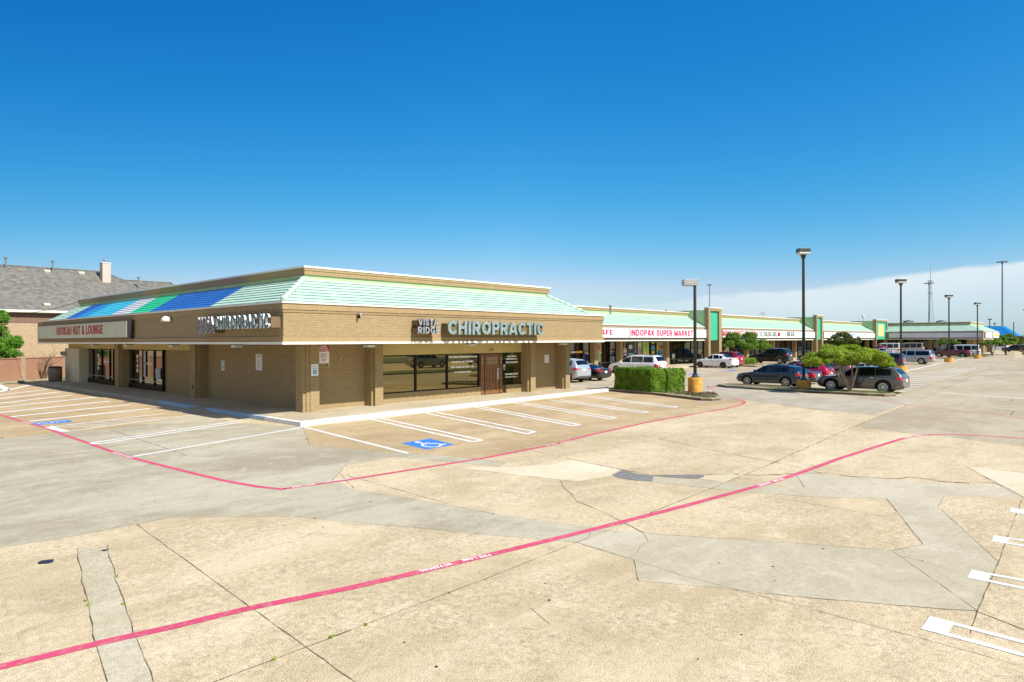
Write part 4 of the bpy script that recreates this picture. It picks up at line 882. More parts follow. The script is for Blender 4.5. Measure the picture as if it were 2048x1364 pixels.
for k, (xa, xb) in enumerate(tw):
    mb = MB(); top = [7.12, 7.2, 7.25][k]; y0 = YM-.5; t = .62 if k < 2 else .55
    xo0, xo1 = xa+(xb-xa)*(.15 if k < 2 else .04), xb-(xb-xa)*(.20 if k < 2 else .06)
    td = max(.5, OX((1408.7,1626.2,1745.5)[k], 700, xa)[0]-y0)
    mb.box(xa,xo0,y0,y0+td,.1,top); mb.box(xo1,xb,y0,y0+td,.1,top); mb.box(xo0-.001,xo1+.001,y0+.003,y0+td-.01,top-.35,top-.002)
    tt = mb.build('tower', M['brick'], S)
    if k == 2: tt['label'] = 'tower with cream square on its green panel'
    mb = MB(); mb.box(xa-.06,xb+.06,y0-.06,y0+td+.06,top,top+.09); mb.build('coping', M['trimwhite'], tt)
    mb = MB(); mb.box(xo0,xo1,y0+.22,y0+.5,3.15,top-.352); pn = mb.build('panel', M['emerald'], tt)
    if k == 2:
        mb = MB(); cx, hw = (xo0+xo1)/2, (xo1-xo0)*.265; mb.box(cx-hw,cx+hw,y0+.17,y0+.221,3.75,top-.95); mb.build('square_panel', M['panelcream'], tt)
    mb = MB(); mb.box(xa+.10,xb-.10,y0+td-.02,YK+2.6,4.75,top-.25); mb.build('saddle_wall', M['mintwall'], tt)
# brick piers of the arcade, read off the photograph
def pier(px0, px1, dpt=.5):
    xa, xb = OY(px0, 700, YK)[0], OY(px1, 700, YK)[0]; mb = MB(); mb.box(xa,xb,YK,YK+dpt,.1,3.10); mb.box(xa-.10,xa+.005,YK+.2,YK+dpt,.1,3.095); mb.build('column', M['brick'], S)
    return xa
for px0, px1 in ((1189,1196),(1240.5,1246.5),(1333.5,1339),(1494,1498.5),(1547,1550.5),(1591,1594),(1667,1670),(1700,1703),(1735,1738)): pier(px0, px1)
# shopfronts between the piers: dark glazing with bronze mullions
def shopfront(px0, px1, n, lab=None, glass='darkglass', dy=0, bars=()):
    xa, xb = OY(px0, 700, YG)[0], OY(px1, 700, YG)[0]
    mulls = [(xb-xa)*k/n for k in range(1, n)]
    f = window(S, 'shopfront', (xa,YG+dy,0), X_, xb-xa, .15, 3.05, .09, glass, -Y_, mulls, [(.75, .05, xb-xa-.05)], .1, .18)
    if lab: f['label'] = lab
    return f, xa, xb
s1 = shopfront(1135, 1231, 7); s2 = shopfront(1246, 1327, 8); s3 = shopfront(1339, 1407, 5); s4 = shopfront(1452, 1486, 4); s5 = shopfront(1499, 1539, 4); s6 = shopfront(1551, 1583, 3); s7 = shopfront(1595, 1622, 3); s8 = shopfront(1648, 1690, 6); s9 = shopfront(1691, 1742, 6)
mb = MB(); xg = lambda px: OY(px, 700, YG-.2)[0]
# posters pasted inside the market windows
pal = {'y':(.72,.55,.06),'g':(.36,.55,.10),'n':(.03,.045,.055),'w':(.62,.60,.58),'p':(.32,.22,.42),'b':(.08,.32,.55),'o':(.62,.20,.07),'r':(.45,.03,.10),'c':(.60,.50,.30),'t':(.16,.34,.36)}
PM = {k: mat('poster_colour_%s' % {'y':'yellow','g':'green','n':'charcoal','w':'white','p':'purple','b':'blue','o':'orange','r':'red','c':'beige','t':'teal'}[k], c, .6, 0, .2, 3) for k, c in pal.items()}
def poster(px0, py0, px1, py1, bg_, blots, lab, grp='posters in the market windows'):
    yy = YG-.10; xa, za = OY(px0, py1, yy); xb, zb = OY(px1, py0, yy)
    R_ = thing('poster', (xa, yy, za), lab, 'poster', grp)
    mb = MB(); mb.box(xa,xb,yy-.004,yy,za,zb); mb.build('sheet', PM[bg_], R_)
    for m_, u0, v0, u1, v1 in blots:
        mb = MB(); cx, cz, rx, rz = xa+(xb-xa)*(u0+u1)/2, za+(zb-za)*(v0+v1)/2, (xb-xa)*(u1-u0)/2, (zb-za)*(v1-v0)/2
        mb.face([(cx+rx*math.cos(t*.6283+.3)*(1+.12*math.sin(3*t)), yy-.008, cz+rz*math.sin(t*.6283+.3)) for t in range(10)]); mb.build('print', PM[m_], R_)
    return R_
mk = zm(1180,640,180,2046)
poster(*mk(845,515), *mk(1005,810), 'n', [('w',.2,.5,.75,.85),('t',.05,0,.95,.2)], 'charcoal poster with white emblem in the market window above the white minivan')
poster(*mk(1195,500), *mk(1340,800), 'g', [('y',.05,.02,.95,.25),('t',.15,.55,.8,.62),('t',.15,.70,.8,.76)], 'lime green poster with yellow fruit in the market window')
poster(*mk(1385,500), *mk(1480,800), 'n', [('b',.0,.3,.95,.75),('y',.1,.1,.9,.4),('y',0,.88,1,1)], 'dark poster with blue and yellow shapes beside the lime green poster')
poster(*mk(1515,500), *mk(1645,810), 'w', [('y',.02,.35,.6,.98),('r',.65,.45,1,.8),('b',0,0,1,.4)], 'white poster with yellow and blue shapes left of the bicycle pier')
poster(*mk(1085,500), *mk(1170,800), 'c', [('p',.1,.0,.95,.65),('w',.2,.6,.9,.9)], 'beige and purple poster between the charcoal and lime green posters')
poster(*mk(765,640), *mk(830,810), 'w', [('o',.1,.7,.9,1),('p',.0,.1,.9,.5)], 'small orange and white poster beside the brick pier over the minivan bonnet')
poster(*mk(62,505), *mk(245,960), 'c', [('y',.1,.65,.75,.85),('o',.65,.55,.98,.9),('b',.0,.12,.4,.4),('g',.5,.05,.95,.45),('w',.3,.4,.7,.6),('r',0,.0,.4,.12)], 'beige window poster of groceries left of the dark double door')
fr = zm(1130,640,170,1656)
poster(*fr(105,600), *fr(345,650), 'o', [('w',0,.1,.4,.9),('y',.5,.1,.95,.9)], 'narrow orange strip poster in the dark cafe window', 'posters in the cafe window')
poster(*b5(485,815), *b5(528,885), 'w', [('c',.1,.0,.9,.2)], 'white sheet taped to the dark door right of the bicycle', 'posters in the market windows')
poster(1447,689,1458,709, 'w', [('c',.1,.55,.45,.9),('c',.55,.1,.9,.9)], 'pale panelled poster behind the green tree by the first tower', 'posters in the restaurant window')
# sign boxes along the strip
def strip_sign(x0, x1, texts, lab, y=YM, zb=3.40, zt=4.50, m='signwhite'):
    R_ = thing('sign_box', (x0, y, zb), lab, 'sign', None)
    mb = MB(); mb.box(x0,x1,y-.22,y-.0,zb,zb+.07); mb.box(x0,x1,y-.22,y,zt-.07,zt); mb.box(x0,x0+.07,y-.219,y,zb+.07,zt-.07); mb.box(x1-.07,x1,y-.219,y,zb+.07,zt-.07); f = mb.build('frame', M['signlip'], R_)
    mb = MB(); mb.box(x0+.07,x1-.07,y-.20,y-.02,zb+.07,zt-.07); fc = mb.build('face', M[m], R_)
    for s, px0, px1, za, h_, mm, b_ in texts:
        xa, xb = OY(px0, 660, y-.21)[0], OY(px1, 660, y-.21)[0]; text_obj('lettering', s, (xa,y-.203,za), X_, Z_, xb-xa, h_, M[mm], fc, .006, b_, None, .225)
    return R_, fc
X0 = lambda px: OY(px, 660, YM-.2)[0]
strip_sign(44, X0(1258.2), [('CAFE', 1191.5, 1226, 3.70, .55, 'txtcrimson', .07)], 'white sign box with crimson letters ending in AFE behind the corner building')
strip_sign(X0(1258.4), X0(1414.5), [('INDOPAK SUPER MARKET', 1261, 1386, 3.62, .68, 'txtcrimson', .03)], 'white sign box reading INDOPAK SUPER MARKET in crimson over the white minivan')
strip_sign(X0(1445), X0(1519), [('MEAT MARKET TAQUERIA', 1446, 1516, 3.66, .68, 'txtcrimson', .03)], 'white sign box with red letters ending in UERIA behind the green tree')
_, fc = strip_sign(X0(1519.2), X0(1574), [('EL CHALERA GRILL', 1521, 1554.5, 3.62, .72, 'txtgreen', .02), ('MEXICAN\nRESTAURANT', 1562.5, 1572, 3.64, .62, 'txtgrey', .02)], 'white sign box reading EL CHALERA GRILL with a red pepper emblem')
cx = X0(1557.8); mb = MB(); mb.face([(cx+.55*math.cos(t*.5236), YM-.206, 3.95+.34*math.sin(t*.5236)) for t in range(12)]); mb.box(cx-.12,cx+.12,YM-.207,YM-.203,4.28,4.40); mb.build('emblem', M['txtred'], fc)
strip_sign(X0(1574.2), X0(1600), [('Hair Salon', 1575, 1589, 3.66, .72, 'txtgreen', .05)], 'white sign box with dark letters Hair Salon right of the grill sign')
strip_sign(X0(1600.2), X0(1630.5), [('SALON | AGGA', 1602, 1623, 3.68, .6, 'txtgrey', .02)], 'white sign box with faint grey letters beside the second tower')
strip_sign(X0(1648), X0(1700), [('BEAUTY SUPPLY', 1652, 1690, 3.7, .6, 'txtgrey', .01)], 'white sign box with faded grey letters over the dark green tree')
strip_sign(X0(1700.3), X0(1749.5), [('UNITED CUTZ', 1697+5, 1720, 3.66, .68, 'txtblue', .02)], 'white sign box with faded blue letters left of the third tower')
# cross wing at the far end
Wg = thing('end_wing_building', (WX,30,0), 'far shaded wing of the strip with pale blank sign band, blue roof beyond', 'building')
yb0 = OX(1966.8, 664, WX)[0]
xe = OY(1997.3, 664, yb0)[0]
wr = (WX, xe, yb0, 60.5)
mall_fascia(Wg, wr, 'FLR', 4.80)
yp0 = OX(1941.6,645,WX+2.2)[0]; xp1 = OY(1968, 647, yp0)[0]
parapet_parts(Wg, (WX+2.2, xp1, yp0, 58.), 5.95, 6.7)
mb = MB(); mansard(mb, (WX+.06, xe-.1, yb0+.06, 60), 4.808, (WX+2.27, xp1-.05, yp0+.07, 57.9), 6.03, 8, .04); mb.build('mansard_roof', [M['mint'], M['mintdk']], Wg, fix=False)
mb = MB(); mb.box(WX+4.2,xe-3,yb0+3.2,60,0,3.12); mb.build('wall', M['brick'], Wg)
mb = MB(); mb.box(WX+2.3,xp1-.1,yp0+.1,57.9,5.86,5.93); mb.build('roof_deck', M['deck'], Wg)
mb = MB(); mb.prism([(WX-1,yb0-1.5),(xe+1,yb0-1.5),(xe+1,yb0+4),(WX+4.3,yb0+4),(WX+4.3,37.2),(WX-1,37.2)], -.03, .148); struct(mb.build('sidewalk', M['walk']))
for px in (1800, 1860, 1938, 1962):
    yy = OX(px, 690, WX+2)[0]; mb = MB(); mb.box(WX+2,WX+3.8,yy-.4,yy+.4,.1,3.10); mb.build('column', M['brick'], Wg)
for px in (1972, 1984.5):
    xx = OY(px, 690, yb0+1.6)[0]; mb = MB(); mb.box(xx-.6,xx+.6,yb0+1.6,yb0+3.0,.1,3.10); mb.build('column', M['brick'], Wg)
for pa, pb, n in ((1800,1850,7),(1862,1934,9)):
    ya, yz = OX(pa, 690, WX+4.15)[0], OX(pb, 690, WX+4.15)[0]
    window(Wg, 'shopfront', (WX+4.15,ya,0), -Y_, ya-yz, .15, 3.05, .09, 'darkglass', -X_, [(ya-yz)*k/n for k in range(1, n)], [], .1, .2)
for k, (pa, pb, m_) in enumerate(((1847,1860,'w'),(1864,1878,'c'),(1882,1893,'w'))):
    ya, yz = OX(pa, 690, WX+4.0)[0], OX(pb, 690, WX+4.0)[0]; mb = MB(); mb.box(WX+3.97,WX+4.0,yz,ya,1.3,2.75)
    tag(mb.build('window_board', M['paper'] if m_ == 'w' else M['palewall']), ['white board in the wing window, leftmost of the three boards', 'cream board in the wing window between the two white boards', 'white board in the wing window beside the small green tree'][k], 'board', 'boards in the wing windows')
R_, fc = (None, None)
mb = MB(); ya, yz = OX(1778,670,WX)[0], yb0+.25
R_ = thing('sign_box', (WX,yz,3.4), 'long blank lilac grey sign band along the shaded far wing', 'sign'); mb.box(WX-.2,WX-.001,yz,ya,3.42,4.50); f_ = mb.build('frame', M['signlip'], R_)
mb = MB(); mb.box(WX-.22,WX-.201,yz+.1,ya-.1,3.50,4.42); mb.build('face', M['signgrey'], R_)
xa, xb = OY(1969.5, 668, yb0)[0], OY(1982, 668, yb0)[0]
R_ = thing('sign_box', (xa,yb0,3.4), 'sunlit white sign box with pale letters on the wing end', 'sign'); mb = MB(); mb.box(xa,xb,yb0-.2,yb0-.001,3.42,4.50); f_ = mb.build('frame', M['signwhite'], R_)
text_obj('lettering', 'PLATES', (xa+.4,yb0-.204,3.7), X_, Z_, (xb-xa)*.62, .5, M['txtgrey'], f_, 0, .01)
xa, xb = OY(1984, 668, yb0)[0], OY(1996.5, 668, yb0)[0]
R_ = thing('sign_box', (xa,yb0,3.4), 'small white and yellow striped sign box at the wing corner', 'sign'); mb = MB(); mb.box(xa,xb,yb0-.2,yb0-.001,3.42,4.50); f_ = mb.build('frame', M['signwhite'], R_)
mb = MB(); mb.box(xa+.1,xb-.1,yb0-.21,yb0-.201,3.75,4.1); mb.build('stripe', PM['y'], R_)
# roof plant
def unit(px, py, d, w_, h_, lab):
    p = AT(px, py, d); R_ = thing('rooftop_unit', (p.x,p.y,p.z-.8), lab, 'rooftop unit', 'air units on the far roofs'); mb = MB(); mb.obox(p+Z_*(h_/2), RT, FW, Z_, w_/2, w_/2, h_/2); mb.obox(p-Z_*.4, RT, FW, Z_, w_/2-.1, w_/2-.1, .4); mb.build('casing', M['greymetal'], R_)
    mb = MB(); mb.lathe([(.01,.14),(.42,.14),(.46,0),(.01,0)], tuple(p+Z_*h_), 12); mb.build('fan', M['black'], R_)
unit(1817, 646, 158, 1.6, .55, 'grey air unit on the wing roof, left of the lattice mast'); unit(1882.5, 645.3, 155, 1.5, .42, 'low grey air unit on the wing roof, right of the lattice mast')
for px, py, d, lab in ((1221,614,65,'small dark vent pipe on the strip roof nearest the corner building'),(1332.5,622,85,'small dark vent pipe on the strip roof above the market sign'),(1736,645.5,150,'small dark vent on the strip roof left of the third tower')):
    p = AT(px, py, d); mb = MB(); mb.tube([p-Z_*.7, p+Z_*.05], .09, 8); mb.lathe([(.01,.05),(.17,.03),(.17,.12),(.01,.16)], tuple(p), 8); tag(mb.build('roof_vent', M['greymetal']), lab, 'roof vent', 'vents on the strip roof')
p = AT(1525, 631, 104); mb = MB(); mb.tube([p-Z_*.5, p+Z_*.25], .04, 6); pp = [p+Z_*.25+RT*(.45*math.sin(t*.5)) + Z_*(.2*math.cos(t*.9)) for t in range(-3, 4)]; mb.tube(pp, .05, 6); tag(mb.build('dish_antenna', M['greymetal']), 'thin curved aerial on the strip roof above the grill sign', 'antenna')

# ------------------------------------------------------------------ left: house, brick wall, bin, plants
Hs = thing('brick_house', (0,76,0), 'tan brick house with big grey shingle roof behind the red brick wall', 'house')
YH = 76.
ze = 6.25
mb = MB(); mb.box(-30,28,YH,YH+18,-.1,5.55); hw = mb.build('wall', M['hbrick'], Hs)
mb = MB(); mb.box(-30.02,28.02,YH-.03,YH+18.02,5.0,5.95); mb.build('eave_shade_band', M['hshade'], hw)  # dark band paints the eave's shadow onto the tan wall
mb = MB(); mb.box(-30.6,28.6,YH-.5,YH+18.4,5.955,6.06); mb.box(-30.62,28.62,YH-.54,YH-.48,6.0,6.2); mb.build('eave_trim', M['trimwhite'], hw)
dpt = 7.5; yr = YH-.5+dpt
def hz(px, py, Y): return OY(px, py, Y)
xr, zr_ = hz(*z1(733,230), yr); xr2, zr2 = hz(*z1(890,291), yr); xr3, zr3 = hz(*z1(1235,322), yr)
mb = MB(); zr3 = zr2
A = [(-31,YH-.55,6.1),(29,YH-.55,6.1)]
mb.face([A[0], A[1], (xr3+2.5,yr,zr2-.9), (xr3,yr,zr3), (xr2,yr,zr2), (xr,yr,zr_), (-31,yr,zr_)])
mb.face([(-31,YH+18.5,6.1), (29,YH+18.5,6.1), (xr3+2.5,yr,zr2-.9), (xr3,yr,zr3), (xr2,yr,zr2), (xr,yr,zr_), (-31,yr,zr_)][::-1])
mb.face([A[1], (29,YH+18.5,6.1), (xr3+2.5,yr,zr2-.9)]); mb.face([A[0], (-31,yr,zr_), (-31,YH+18.5,6.1)])
rf = mb.build('roof', M['shingle'], Hs, tri=True)
mb = MB(); mb.tube([(-31,yr,zr_+.03),(xr,yr,zr_+.03),(xr2,yr,zr2+.03),(xr3,yr,zr3+.03)], .09, 6); mb.build('ridge_cap', M['shingle'], rf)
def onroof(px, py, lift=0):
    u, v = uv(px, py); r = FW+RT*u; # ray hit with roof plane
    k = (zr_-6.1)/dpt
    # H - v d = 6.1 + k (d r.y - (YH-.55))
    d = (H-6.1+k*(YH-.55))/(v+k*r.y); p = r*d; return Vector((p.x, p.y, H-v*d+lift))
for px, py in (a3(58,155), a3(516,185), z1(997,292)):
    p = onroof(px, py+4); hgt = .95 if px < 150 else .5; mb = MB(); mb.tube([p-Z_*.4, p+Z_*hgt], .075, 8); mb.lathe([(.01,hgt),(.17,hgt),(.17,hgt+.13),(.01,hgt+.18)], tuple(p), 10); mb.build('vent_pipe', M['greymetal'], rf)
for px, py in (a3(462,218), a3(797,236), a3(460,545)):
    p = onroof(px, py); mb = MB(); mb.obox(p+Z_*.08, X_, Vector((0,.87,.5)), Vector((0,-.5,.87)), .26, .2, .12); mb.build('roof_vent', M['palewall'], rf)
p = onroof(*z1(766,300)); mb = MB(); mb.box(p.x-.4,p.x+.4,p.y-.1,p.y+.8,p.z-.3,p.z+2.0); ch = mb.build('chimney', mat('pale_pink_stucco', (.50,.42,.36), .85, 0, .05, 1), rf)
mb = MB(); mb.box(p.x-.45,p.x+.45,p.y-.15,p.y+.85,p.z+2.0,p.z+2.07); mb.build('chimney_cap', M['trimwhite'], ch)
mb = MB(); mb.lathe([(.10,2.05),(.10,2.3),(.2,2.32),(.2,2.48),(.04,2.55)], (p.x,p.y+.35,p.z), 12); mb.build('chimney_pot', M['galv'], ch)
# brick screen wall
w0, wd_ = Vector((11.43,65.6,0)), Vector((.745,.667,0)).normalized(); wn_ = Vector((-wd_.y,wd_.x,0))
SW = thing('brick_wall', tuple(w0), 'red brick screen wall with piers along the lot edge at left', 'wall')
mb = MB(); z_l = 1.82
c = w0+wd_*(-36); mb.obox(c+Z_*(z_l/2), wd_, wn_, Z_, 50, .11, z_l/2); mb.build('wall', M['redbrick'], SW)
mb = MB(); mb.obox(c+Z_*(z_l+.035), wd_, wn_, Z_, 50.02, .15, .035); mb.build('coping', M['redbrick'], SW)
for k in range(-9, 4):
    q = w0+wd_*(2.3+5.2*k); mb = MB(); mb.obox(q+Z_*1.0, wd_, wn_, Z_, .2, .2, 1.0); mb.build('pier', M['hbrick'], SW)
mb = MB(); q0 = w0-wn_*1.3; q1 = w0-wn_*.12
mb.prism([q0-wd_*90, q0+wd_*14, q1+wd_*14, q1-wd_*90], -.02, .07); tag(mb.build('grass_strip', M['drygrass']), None, None, None, 'structure')
mb = MB(); q2 = w0-wn_*1.3; q3 = w0-wn_*1.5; mb.prism([q3-wd_*90, q3+wd_*3.4, q2+wd_*3.4, q2-wd_*90], -.02, .12); struct(mb.build('kerb', M['kerb']))
bp = G(*a3(537,1280), .15); bp.z = .15
bn = thing('litter_bin', tuple(bp), 'squat pebble faced litter bin at the far end of the shaded walk', 'litter bin'); 
mb = MB(); mb.lathe([(.001,.0),(.40,.0),(.44,.05),(.46,.5),(.45,1.0),(.43,1.04)], tuple(bp), 24); mb.build('drum', M['pebble'], bn, True)
mb = MB(); mb.lathe([(.445,1.03),(.46,1.06),(.44,1.13),(.26,1.17),(.24,1.06),(.001,1.06)], tuple(bp), 24); mb.build('lid', M['black'], bn, True)

# ------------------------------------------------------------------ planting
def rdir(r):
    while 1:
        v = Vector((r.uniform(-1,1), r.uniform(-1,1), r.uniform(-1,1)))
        if .05 < v.length < 1: return v.normalized()
def leaves(mb, clumps, n, size, r, flat=.5, shell=.55):
    tot = sum(c[1]*c[1] for c in clumps)
    for c, rad, rz in clumps:
        for _ in range(int(n*rad*rad/tot)):
            d = rdir(r); k = (shell+(1-shell)*r.random())*(1+.10*r.gauss(0, 1)); p = c+Vector((d.x*rad*k, d.y*rad*k, d.z*rz*k))
            nrm = (d*.7+rdir(r)).normalized(); a = nrm.orthogonal().normalized(); a = (a*math.cos(6)+nrm.cross(a)*r.uniform(-1.4, 1.4)).normalized(); b = nrm.cross(a)
            s = size*r.uniform(.6, 1.35)
            mb.face([p-a*s*.5, p+b*s*.24, p+a*s*.55, p-b*s*.24])
def tree(name, base, clumps, trunk_h, n, leaf, lmat, bark, lab, stems=4, seed=1, tr=.08, group=None):
    """base point; clumps = (dx right, dy away, z, radius, rz)"""
    r = random.Random(seed); base = Vector(base)
    R_ = thing(name, tuple(base), lab, 'tree', group)
    cl = [(base+RT*c[0]+FW*c[1]+Z_*(c[2]-base.z), c[3], c[4]) for c in clumps]
    sub = []
    for c, ra, rz in cl:
        for k in range(7):
            d = rdir(r); s = r.uniform(.34, .52); sub.append((c+Vector((d.x*ra*.72, d.y*ra*.72, d.z*rz*.72)), ra*s, rz*s*1.05))
    mb = MB(); leaves(mb, sub, n, leaf, r); mb.build('crown', lmat, R_, fix=False)
    mb = MB()
    for k in range(stems):
        tgt = cl[k % len(cl)][0]+Vector((r.uniform(-.4,.4), r.uniform(-.4,.4), -.1)); a = 6.28*k/stems+.5
        st_ = base+Vector((math.cos(a), math.sin(a), 0))*(tr*(.9 if stems > 1 else 0))
        m1 = st_.lerp(tgt, .35)+Vector((math.cos(a)*.08, math.sin(a)*.08, (trunk_h-base.z)*.12)); m2 = st_.lerp(tgt, .7)+rdir(r)*.08
        mb.tube([st_-Z_*.1, st_+Z_*.1, m1, m2, tgt], [tr*1.35, tr, tr*.72, tr*.5, tr*.2], 8)
        for q in range(5):
            p = m1.lerp(tgt, r.uniform(.35, .85)); e_ = sub[r.randrange(len(sub))][0]
            if (e_-p).length < 1.7 and e_.z > p.z: mb.tube([p, p.lerp(e_, .5)+rdir(r)*.08, e_], [tr*.36, tr*.26, tr*.1], 6)
    mb.build('trunk', bark, R_, True); return R_
# crape myrtle of the island
tb = G(1700, 781.5, .15)
tree('crape_myrtle', tb, [(-1.75,.1,2.10,.85,.44),(-.95,-.4,2.26,.95,.5),(-.8,.7,2.32,.95,.5),(.05,-.5,2.34,1.0,.55),(.1,.6,2.42,1.0,.5),(.95,-.4,2.20,1.0,.5),(.95,.7,2.28,.9,.48),(1.75,0,2.0,.85,.38),(-2.1,0,1.92,.6,.3),(2.2,.1,1.80,.55,.24),(.1,0,2.0,1.2,.34)], 1.7, 42000, .115, M['leafhi'], M['bark'], 'lime green flat topped tree with several pale stems on the kerbed island', 5, 3, .075)
p = AT(1489, 724, 86.); p.z = .15
tree('ornamental_tree', p, [(-1.6,0,3.1,1.6,1.05),(-.2,.4,3.75,1.8,1.15),(1.5,-.3,2.5,1.45,.8),(-2.4,.2,2.5,1.1,.7),(2.5,0,2.3,.9,.55),(.3,-.6,2.7,1.3,.8)], 1.9, 20000, .19, M['leafmid'], M['barkdk'], 'broad mid green tree in front of the first green panelled tower', 3, 5, .12)
p = AT(1688, 712, 104.); p.z = .1
tree('ornamental_tree', p, [(-1.7,0,3.2,1.15,.8),(-.2,.3,3.3,1.5,.95),(1.1,-.2,3.4,1.3,.85),(-2.4,0,2.9,.6,.5),(.4,0,2.5,1.4,.6),(2.1,0,3.0,.7,.5)], 2.0, 12000, .2, M['leafdk'], M['barkdk'], 'dark olive tree behind the lime green tree, before the faded sign', 3, 8, .12)
p = AT(1897, 709, 114.); p.z = .1
tree('ornamental_tree', p, [(-.8,0,2.75,.95,.42),(.5,.2,2.8,1.05,.45),(1.2,0,2.6,.7,.35)], 1.9, 3000, .26, M['leafmid'], M['barkdk'], 'small flat green tree behind the maroon pickup before the wing', 3, 11, .07)
for k, (px, d, cl, lm, lab) in enumerate(((1985,125.,[(-1.2,0,2.35,1.2,.55),(.2,0,2.6,1.3,.6),(1.1,.3,2.4,1.0,.5)],'leafmid','low spreading green tree at the wing corner'),(2012,128.,[(-.9,0,2.9,1.4,.65),(.8,.3,3.3,1.6,.75),(.2,-.4,2.6,1.4,.6)],'leafmid','taller spreading green tree before the blue roof'),(2046,132.,[(-1.0,0,2.9,1.5,.75),(.9,.2,3.1,1.6,.8),(2.4,0,2.9,1.4,.7)],'leafdk','green tree over the black car at the right picture edge'))):
    p = AT(px, 700, d); p.z = .05; tree('ornamental_tree', p, cl, 1.8, 4200, .27, M[lm], M['barkdk'], lab, 4, 20+k, .09)
p = AT(4, 690, 55.2); p.z = -.05
tree('evergreen_tree', p, [(-.2,0,4.7,.95,1.0),(.15,.1,3.7,1.25,1.0),(.3,0,2.8,1.25,.9),(-.8,0,3.4,1.2,1.1),(.1,0,5.2,.5,.6),(.75,0,3.3,.8,.7),(-.3,0,2.2,1.2,.8),(.5,0,2.1,.9,.7)], 2.0, 20000, .15, M['leafleft'], M['barkdk'], 'bright green bushy tree before the brick house wall', 2, 31, .12)
# bare shrub
r = random.Random(4); p = AT(86, 715, 57.); p.z = .0; mb = MB()
for k in range(13):
    a = r.uniform(-1.2, 1.2); L = r.uniform(1.6, 3.1); q = p+RT*r.uniform(-.2,.2); e1 = q+(RT*math.sin(a)*.5+FW*r.uniform(-.3,.3)+Z_).normalized()*L*.5; e2 = e1+(RT*math.sin(a)*1.1+FW*r.uniform(-.4,.4)+Z_*.8).normalized()*L*.5
    mb.tube([q, e1, e2], [.045,.028,.01], 5)
    for j in range(3): s = e1.lerp(e2, r.random()); mb.tube([s, s+(RT*r.uniform(-1,1)+FW*r.uniform(-.5,.5)+Z_*.7).normalized()*r.uniform(.4,1.0)], [.014,.006], 4)
tag(mb.build('bare_shrub', M['twig']), 'leafless twiggy shrub standing behind the red brick wall', 'shrub')
# clipped hedge and bed by the walk
hA, hB = Vector((35.05,23.5,0)), Vector((34.05,20.15,0)); hd = (hB-hA).normalized(); hn = Vector((-hd.y,hd.x,0))
if hn.x < 0: hn = -hn
Lh = (hB-hA).length; Wh, Hh = 2.75, 1.38
hd_ = thing('clipped_hedge', tuple(hA.lerp(hB,.5)+hn*Wh/2), 'clipped boxy bright green hedge at the end of the white kerb', 'hedge'); mb = MB(); r = random.Random(9)
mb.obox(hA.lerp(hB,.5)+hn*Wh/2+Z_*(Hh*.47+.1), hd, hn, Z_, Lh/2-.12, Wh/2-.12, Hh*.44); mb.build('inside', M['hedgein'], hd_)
mb = MB()
for _ in range(52000):
    u, v, w_ = r.random(), r.random(), r.random(); fc = r.choices((0,1,2,3,4), (Lh*Hh, Lh*Hh*.5, Wh*Hh, Wh*Hh, Lh*Wh))[0]; j = abs(r.gauss(0, .06))
    if fc == 0: q = (u, j/Wh, w_); nr = -hn
    elif fc == 1: q = (u, 1-j/Wh, w_); nr = hn
    elif fc == 2: q = (j/Lh, v, w_); nr = -hd
    elif fc == 3: q = (1-j/Lh, v, w_); nr = hd
    else: q = (u, v, 1-j/Hh); nr = Z_
    bul = .06*math.sin(7*q[0]+2*q[2])+.05*math.sin(9*q[1]+5*q[2]+1)+.04*math.sin(23*q[0]+9*q[1]+11*q[2])+.03*math.sin(31*q[1]+19*q[2])
    bul = bul*.5+r.gauss(0,.012)
    rd = .14*max(0, (q[2]-.8)/.2)**2+.12*max(0, abs(q[0]-.5)*2-.86)/.14*(fc in (0,1))+.12*max(0, abs(q[1]-.5)*2-.86)/.14*(fc in (2,3))+.16*max(0, max(abs(q[0]-.5), abs(q[1]-.5))*2-.86)/.14*(fc == 4)
    p = hA+hd*(Lh*q[0])+hn*(Wh*q[1])+Z_*(.12+Hh*q[2])+nr*(bul-rd)
    nm = (nr*1.0+rdir(r)*.9).normalized(); a = nm.orthogonal().normalized(); a = (a*r.uniform(-1,1)+nm.cross(a)*r.uniform(-1,1)).normalized(); b = nm.cross(a); s = r.uniform(.035,.075)
    mb.face([p-a*s*.6, p+b*s*.4, p+a*s*.6, p-b*s*.4])
mb.build('foliage', M['hedge'], hd_, fix=False)
def bed(poly, name, kw=.17, m='soil'):
    mb = MB(); mb.prism(poly, -.02, .10); o = struct(mb.build(name, M[m]))
    pts = [Vector(p).to_2d() if len(p) > 2 else Vector(p) for p in poly]; pts = pts+[pts[0]]
    for a, b in zip(pts, pts[1:]):
        if (b-a).length < .02: continue
    mb = MB(); c = sum(pts[:-1], Vector((0,0)))/(len(pts)-1); n = len(pts)-1
    inn = []
    for i in range(n):
        a, b, d = pts[i-1], pts[i], pts[(i+1) % n]; t = ((b-a).normalized()+(d-b).normalized()); t = t.normalized() if t.length > .01 else (d-b).normalized(); nr = Vector((-t.y,t.x))
        if nr.dot(c-b) < 0: nr = -nr
        inn.append(b+nr*kw)
    for i in range(n):
        j = (i+1) % n; A, B_, C, D = pts[i], pts[j], inn[j], inn[i]
        mb.face([(A.x,A.y,-.01),(B_.x,B_.y,-.01),(B_.x,B_.y,.15),(A.x,A.y,.15)]); mb.face([(A.x,A.y,.15),(B_.x,B_.y,.15),(C.x,C.y,.155),(D.x,D.y,.155)]); mb.face([(D.x,D.y,.155),(C.x,C.y,.155),(C.x,C.y,.05),(D.x,D.y,.05)])
    k = struct(mb.build('kerb', M['kerb'])); return o
